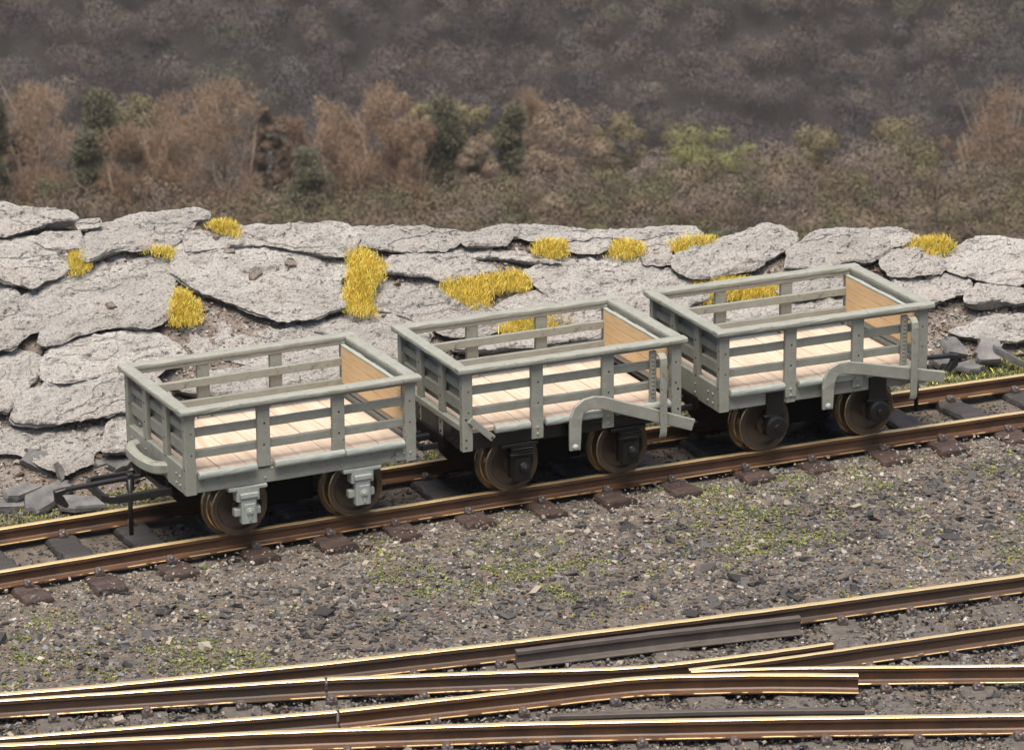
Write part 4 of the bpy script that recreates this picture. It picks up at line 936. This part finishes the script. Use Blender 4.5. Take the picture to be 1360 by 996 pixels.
TREES = [
 (58, 116, 118, 246, 'birch', 'rusty bare birch with a broad crown, first from the left edge of the wood', 'birch_tree', 'round'),
 (2, 138, 34, 244, 'pine', 'green conifer cut off by the left edge of the picture', 'pine_tree', 'pine'),
 (28, 160, 60, 250, 'dark', 'dark brown tree between the left conifer and the first birch', 'bare_tree', 'round'),
 (138, 128, 70, 245, 'pine', 'largest grey green conifer, right of the first birch', 'pine_tree', 'pine'),
 (120, 185, 46, 242, 'pine', 'low green conifer leaning against the largest conifer', 'pine_tree', 'pine'),
 (188, 105, 92, 254, 'olive', 'olive topped tree rising behind the largest conifer', 'bare_tree', 'round'),
 (235, 125, 90, 249, 'birch', 'brown birch with pale twin stems left of the tallest birch', 'birch_tree', 'round'),
 (300, 108, 112, 247, 'birch', 'tallest rusty birch with an ochre top left of the narrow dark tree', 'birch_tree', 'round'),
 (172, 170, 66, 241, 'birch', 'short rusty birch in front of the olive topped tree', 'birch_tree', 'round'),
 (363, 138, 48, 248, 'dark', 'narrow dark brown tree beside the gap in the wood', 'bare_tree', 'cone'),
 (395, 165, 40, 256, 'birch', 'slim brown birch at the left side of the gap in the wood', 'birch_tree', 'round'),
 (412, 205, 62, 240, 'pine', 'low dark green bush tree in the gap between two birch groups', 'pine_tree', 'pine'),
 (450, 140, 80, 247, 'birch', 'rusty birch on the left flank of the pointed birch', 'birch_tree', 'round'),
 (508, 117, 92, 245, 'birch', 'pointed orange brown birch, brightest of the wood', 'birch_tree', 'cone'),
 (545, 165, 80, 243, 'birch', 'low rusty birch on the right flank of the pointed birch', 'birch_tree', 'round'),
 (556, 128, 50, 258, 'olive', 'small olive brown tree behind the left of two dark green conifers', 'bare_tree', 'round'),
 (593, 134, 54, 244, 'pine', 'left of the two dark green conifers near the middle of the wood', 'pine_tree', 'pine'),
 (625, 132, 70, 255, 'olive', 'olive brown tree standing between the two dark green conifers', 'bare_tree', 'round'),
 (640, 178, 64, 242, 'tan', 'low tan tree in front of the two dark green conifers', 'bare_tree', 'round'),
 (677, 146, 56, 246, 'pine', 'right of the two dark green conifers near the middle of the wood', 'pine_tree', 'pine'),
 (700, 124, 76, 262, 'birch', 'brown birch rising behind the right dark green conifer', 'birch_tree', 'round'),
 (755, 142, 110, 256, 'tan', 'broad tan brown tree right of the conifer pair', 'bare_tree', 'round'),
 (820, 146, 82, 262, 'olive', 'olive green tree with a flat top near the gap on the right', 'bare_tree', 'round'),
 (735, 205, 70, 243, 'tan', 'pale stemmed small tree under the broad tan tree', 'bare_tree', 'round'),
 (900, 160, 90, 276, 'olive', 'rounded olive tree behind the yellow green tree', 'bare_tree', 'round'),
 (945, 165, 120, 268, 'green', 'yellow green rounded tree, brightest foliage in the wood', 'leafy_tree', 'round'),
 (870, 210, 110, 248, 'grey', 'grey brown tree below the flat topped olive tree', 'bare_tree', 'round'),
 (1030, 200, 110, 256, 'grey', 'grey brown tree in the dip below the far hill', 'bare_tree', 'round'),
 (1090, 172, 110, 258, 'olive', 'olive brown tree rising right of the dip', 'bare_tree', 'round'),
 (1195, 160, 130, 254, 'olive', 'broad flat olive tree left of the big birch at the right', 'bare_tree', 'round'),
 (1150, 205, 120, 247, 'grey', 'grey brown tree below the two olive trees at the right', 'bare_tree', 'round'),
 (1255, 190, 90, 252, 'dark', 'dark tree between the broad olive tree and the right birch', 'bare_tree', 'round'),
 (1330, 121, 150, 248, 'birch', 'big rusty birch at the right edge of the wood', 'birch_tree', 'round'),
 (1375, 160, 100, 246, 'dark', 'dark brown tree cut off by the right edge of the picture', 'bare_tree', 'round'),
]
for u_, v_, w_, *rest in TREES:
    tree(u_, v_-7, w_*(1.28 if rest[-1] == 'pine' else 1.12), *rest)
def thicket():
    rng = np.random.default_rng(5); Vs = []; mi = []
    for i in range(680):
        u = rng.uniform(-260, 1620); D = rng.uniform(220, 243); f = (D-220)/23
        top = np.interp(u, [-260, 540, 600, 700, 1000, 1620], [238, 238, 222, 208, 192, 186])
        v = 316-(316-top)*f*rng.uniform(.55, 1.0)
        r_ = rng.uniform(.75, 1.75)*(.8+.4*f); P = at_depth(u, v, D)-np.array([0, 0, r_*.6]); n = 460
        m_ = int(rng.choice([0, 1, 2, 3, 4], p=[.38, .20, .26, .06, .10])) if u > 560 else int(rng.choice([0, 1, 2, 3, 4], p=[.22, .34, .32, .08, .04]))
        Vs.append(leaves(P, np.array([r_*1.15, r_*1.15, r_]), n, rng, .075)); Vs.append(twigs(P, np.array([r_, r_, r_]), 140, rng, (.15, .4), .014, .6)); mi += [m_]*(n+140)
    V = np.concatenate(Vs); o = mesh_np('undergrowth', V, quads(V), BM, midx=mi)
    tag(o, kind='stuff', label='brown leafless thicket at the foot of the trees')
thicket()
HM = [leafmat('far_wood_brown', (.122, .099, .088), 0), leafmat('far_wood_grey', (.094, .088, .090), 0), leafmat('far_wood_olive', (.105, .102, .075), 0), leafmat('far_wood_plum', (.078, .066, .071), 0), leafmat('far_wood_tan', (.148, .124, .105), 0), leafmat('far_wood_dark', (.05, .046, .049), 0)]
def far_wood():
    rng = np.random.default_rng(8); Vs = []; mi = []
    for gs in np.arange(-118, 118, 3.7):
      for gd in np.arange(444, 512, 3.2):
        s = gs+rng.uniform(-1.7, 1.7); D = gd+rng.uniform(-1.5, 1.5); z = terr_z(D)
        P = CAM*[1, 1, 0]+FH*D+RH*s; r_ = rng.uniform(1.9, 3.9); P[2] = z+r_*.8+rng.uniform(-.2, 1.0)
        mm = fbm(np.array([[s*.06, D*.06, 0.]]), 1, 2, 61)[0]+rng.normal(0, .3); m_ = 2 if mm > .42 else (1 if mm > .12 else (0 if mm > -.25 else 3)); m_ = int(rng.choice([4, 5, 0])) if rng.random() < .22 else m_
        n = 950; V = leaves(P, np.array([r_, r_, r_*rng.uniform(.85, 1.3)]), n, rng, .12); Vs.append(V); mi += [m_]*n
    V = np.concatenate(Vs); o = mesh_np('far_wood', V, quads(V), HM, midx=mi); tag(o, kind='stuff', label='dark bare woodland covering the far hillside')
far_wood()

# ------------------------------------------------------------------ air
def haze():
    b = MB(); c = CAM*[1, 1, 0]; V = []
    for z in (-150.0, 26.0):
        for a, d in ((-760, -90), (760, -90), (760, 1340), (-760, 1340)):
            p = c+RH*a+FH*d; V.append((p[0], p[1], z))
    b.add(V, [(0, 1, 2, 3), (4, 5, 6, 7), (0, 1, 5, 4), (1, 2, 6, 5), (2, 3, 7, 6), (3, 0, 4, 7)])
    m = bpy.data.materials.new('valley_air'); m.use_nodes = True; n = m.node_tree; n.nodes.remove(n.nodes['Principled BSDF'])
    v = n.nodes.new('ShaderNodeVolumePrincipled'); v.inputs['Color'].default_value = (.92, .87, .84, 1); v.inputs['Density'].default_value = HAZE
    n.links.new(v.outputs[0], n.nodes['Material Output'].inputs['Volume'])
    o = b.build('haze', m); tag(o, kind='stuff')
HAZE = .0001
haze()
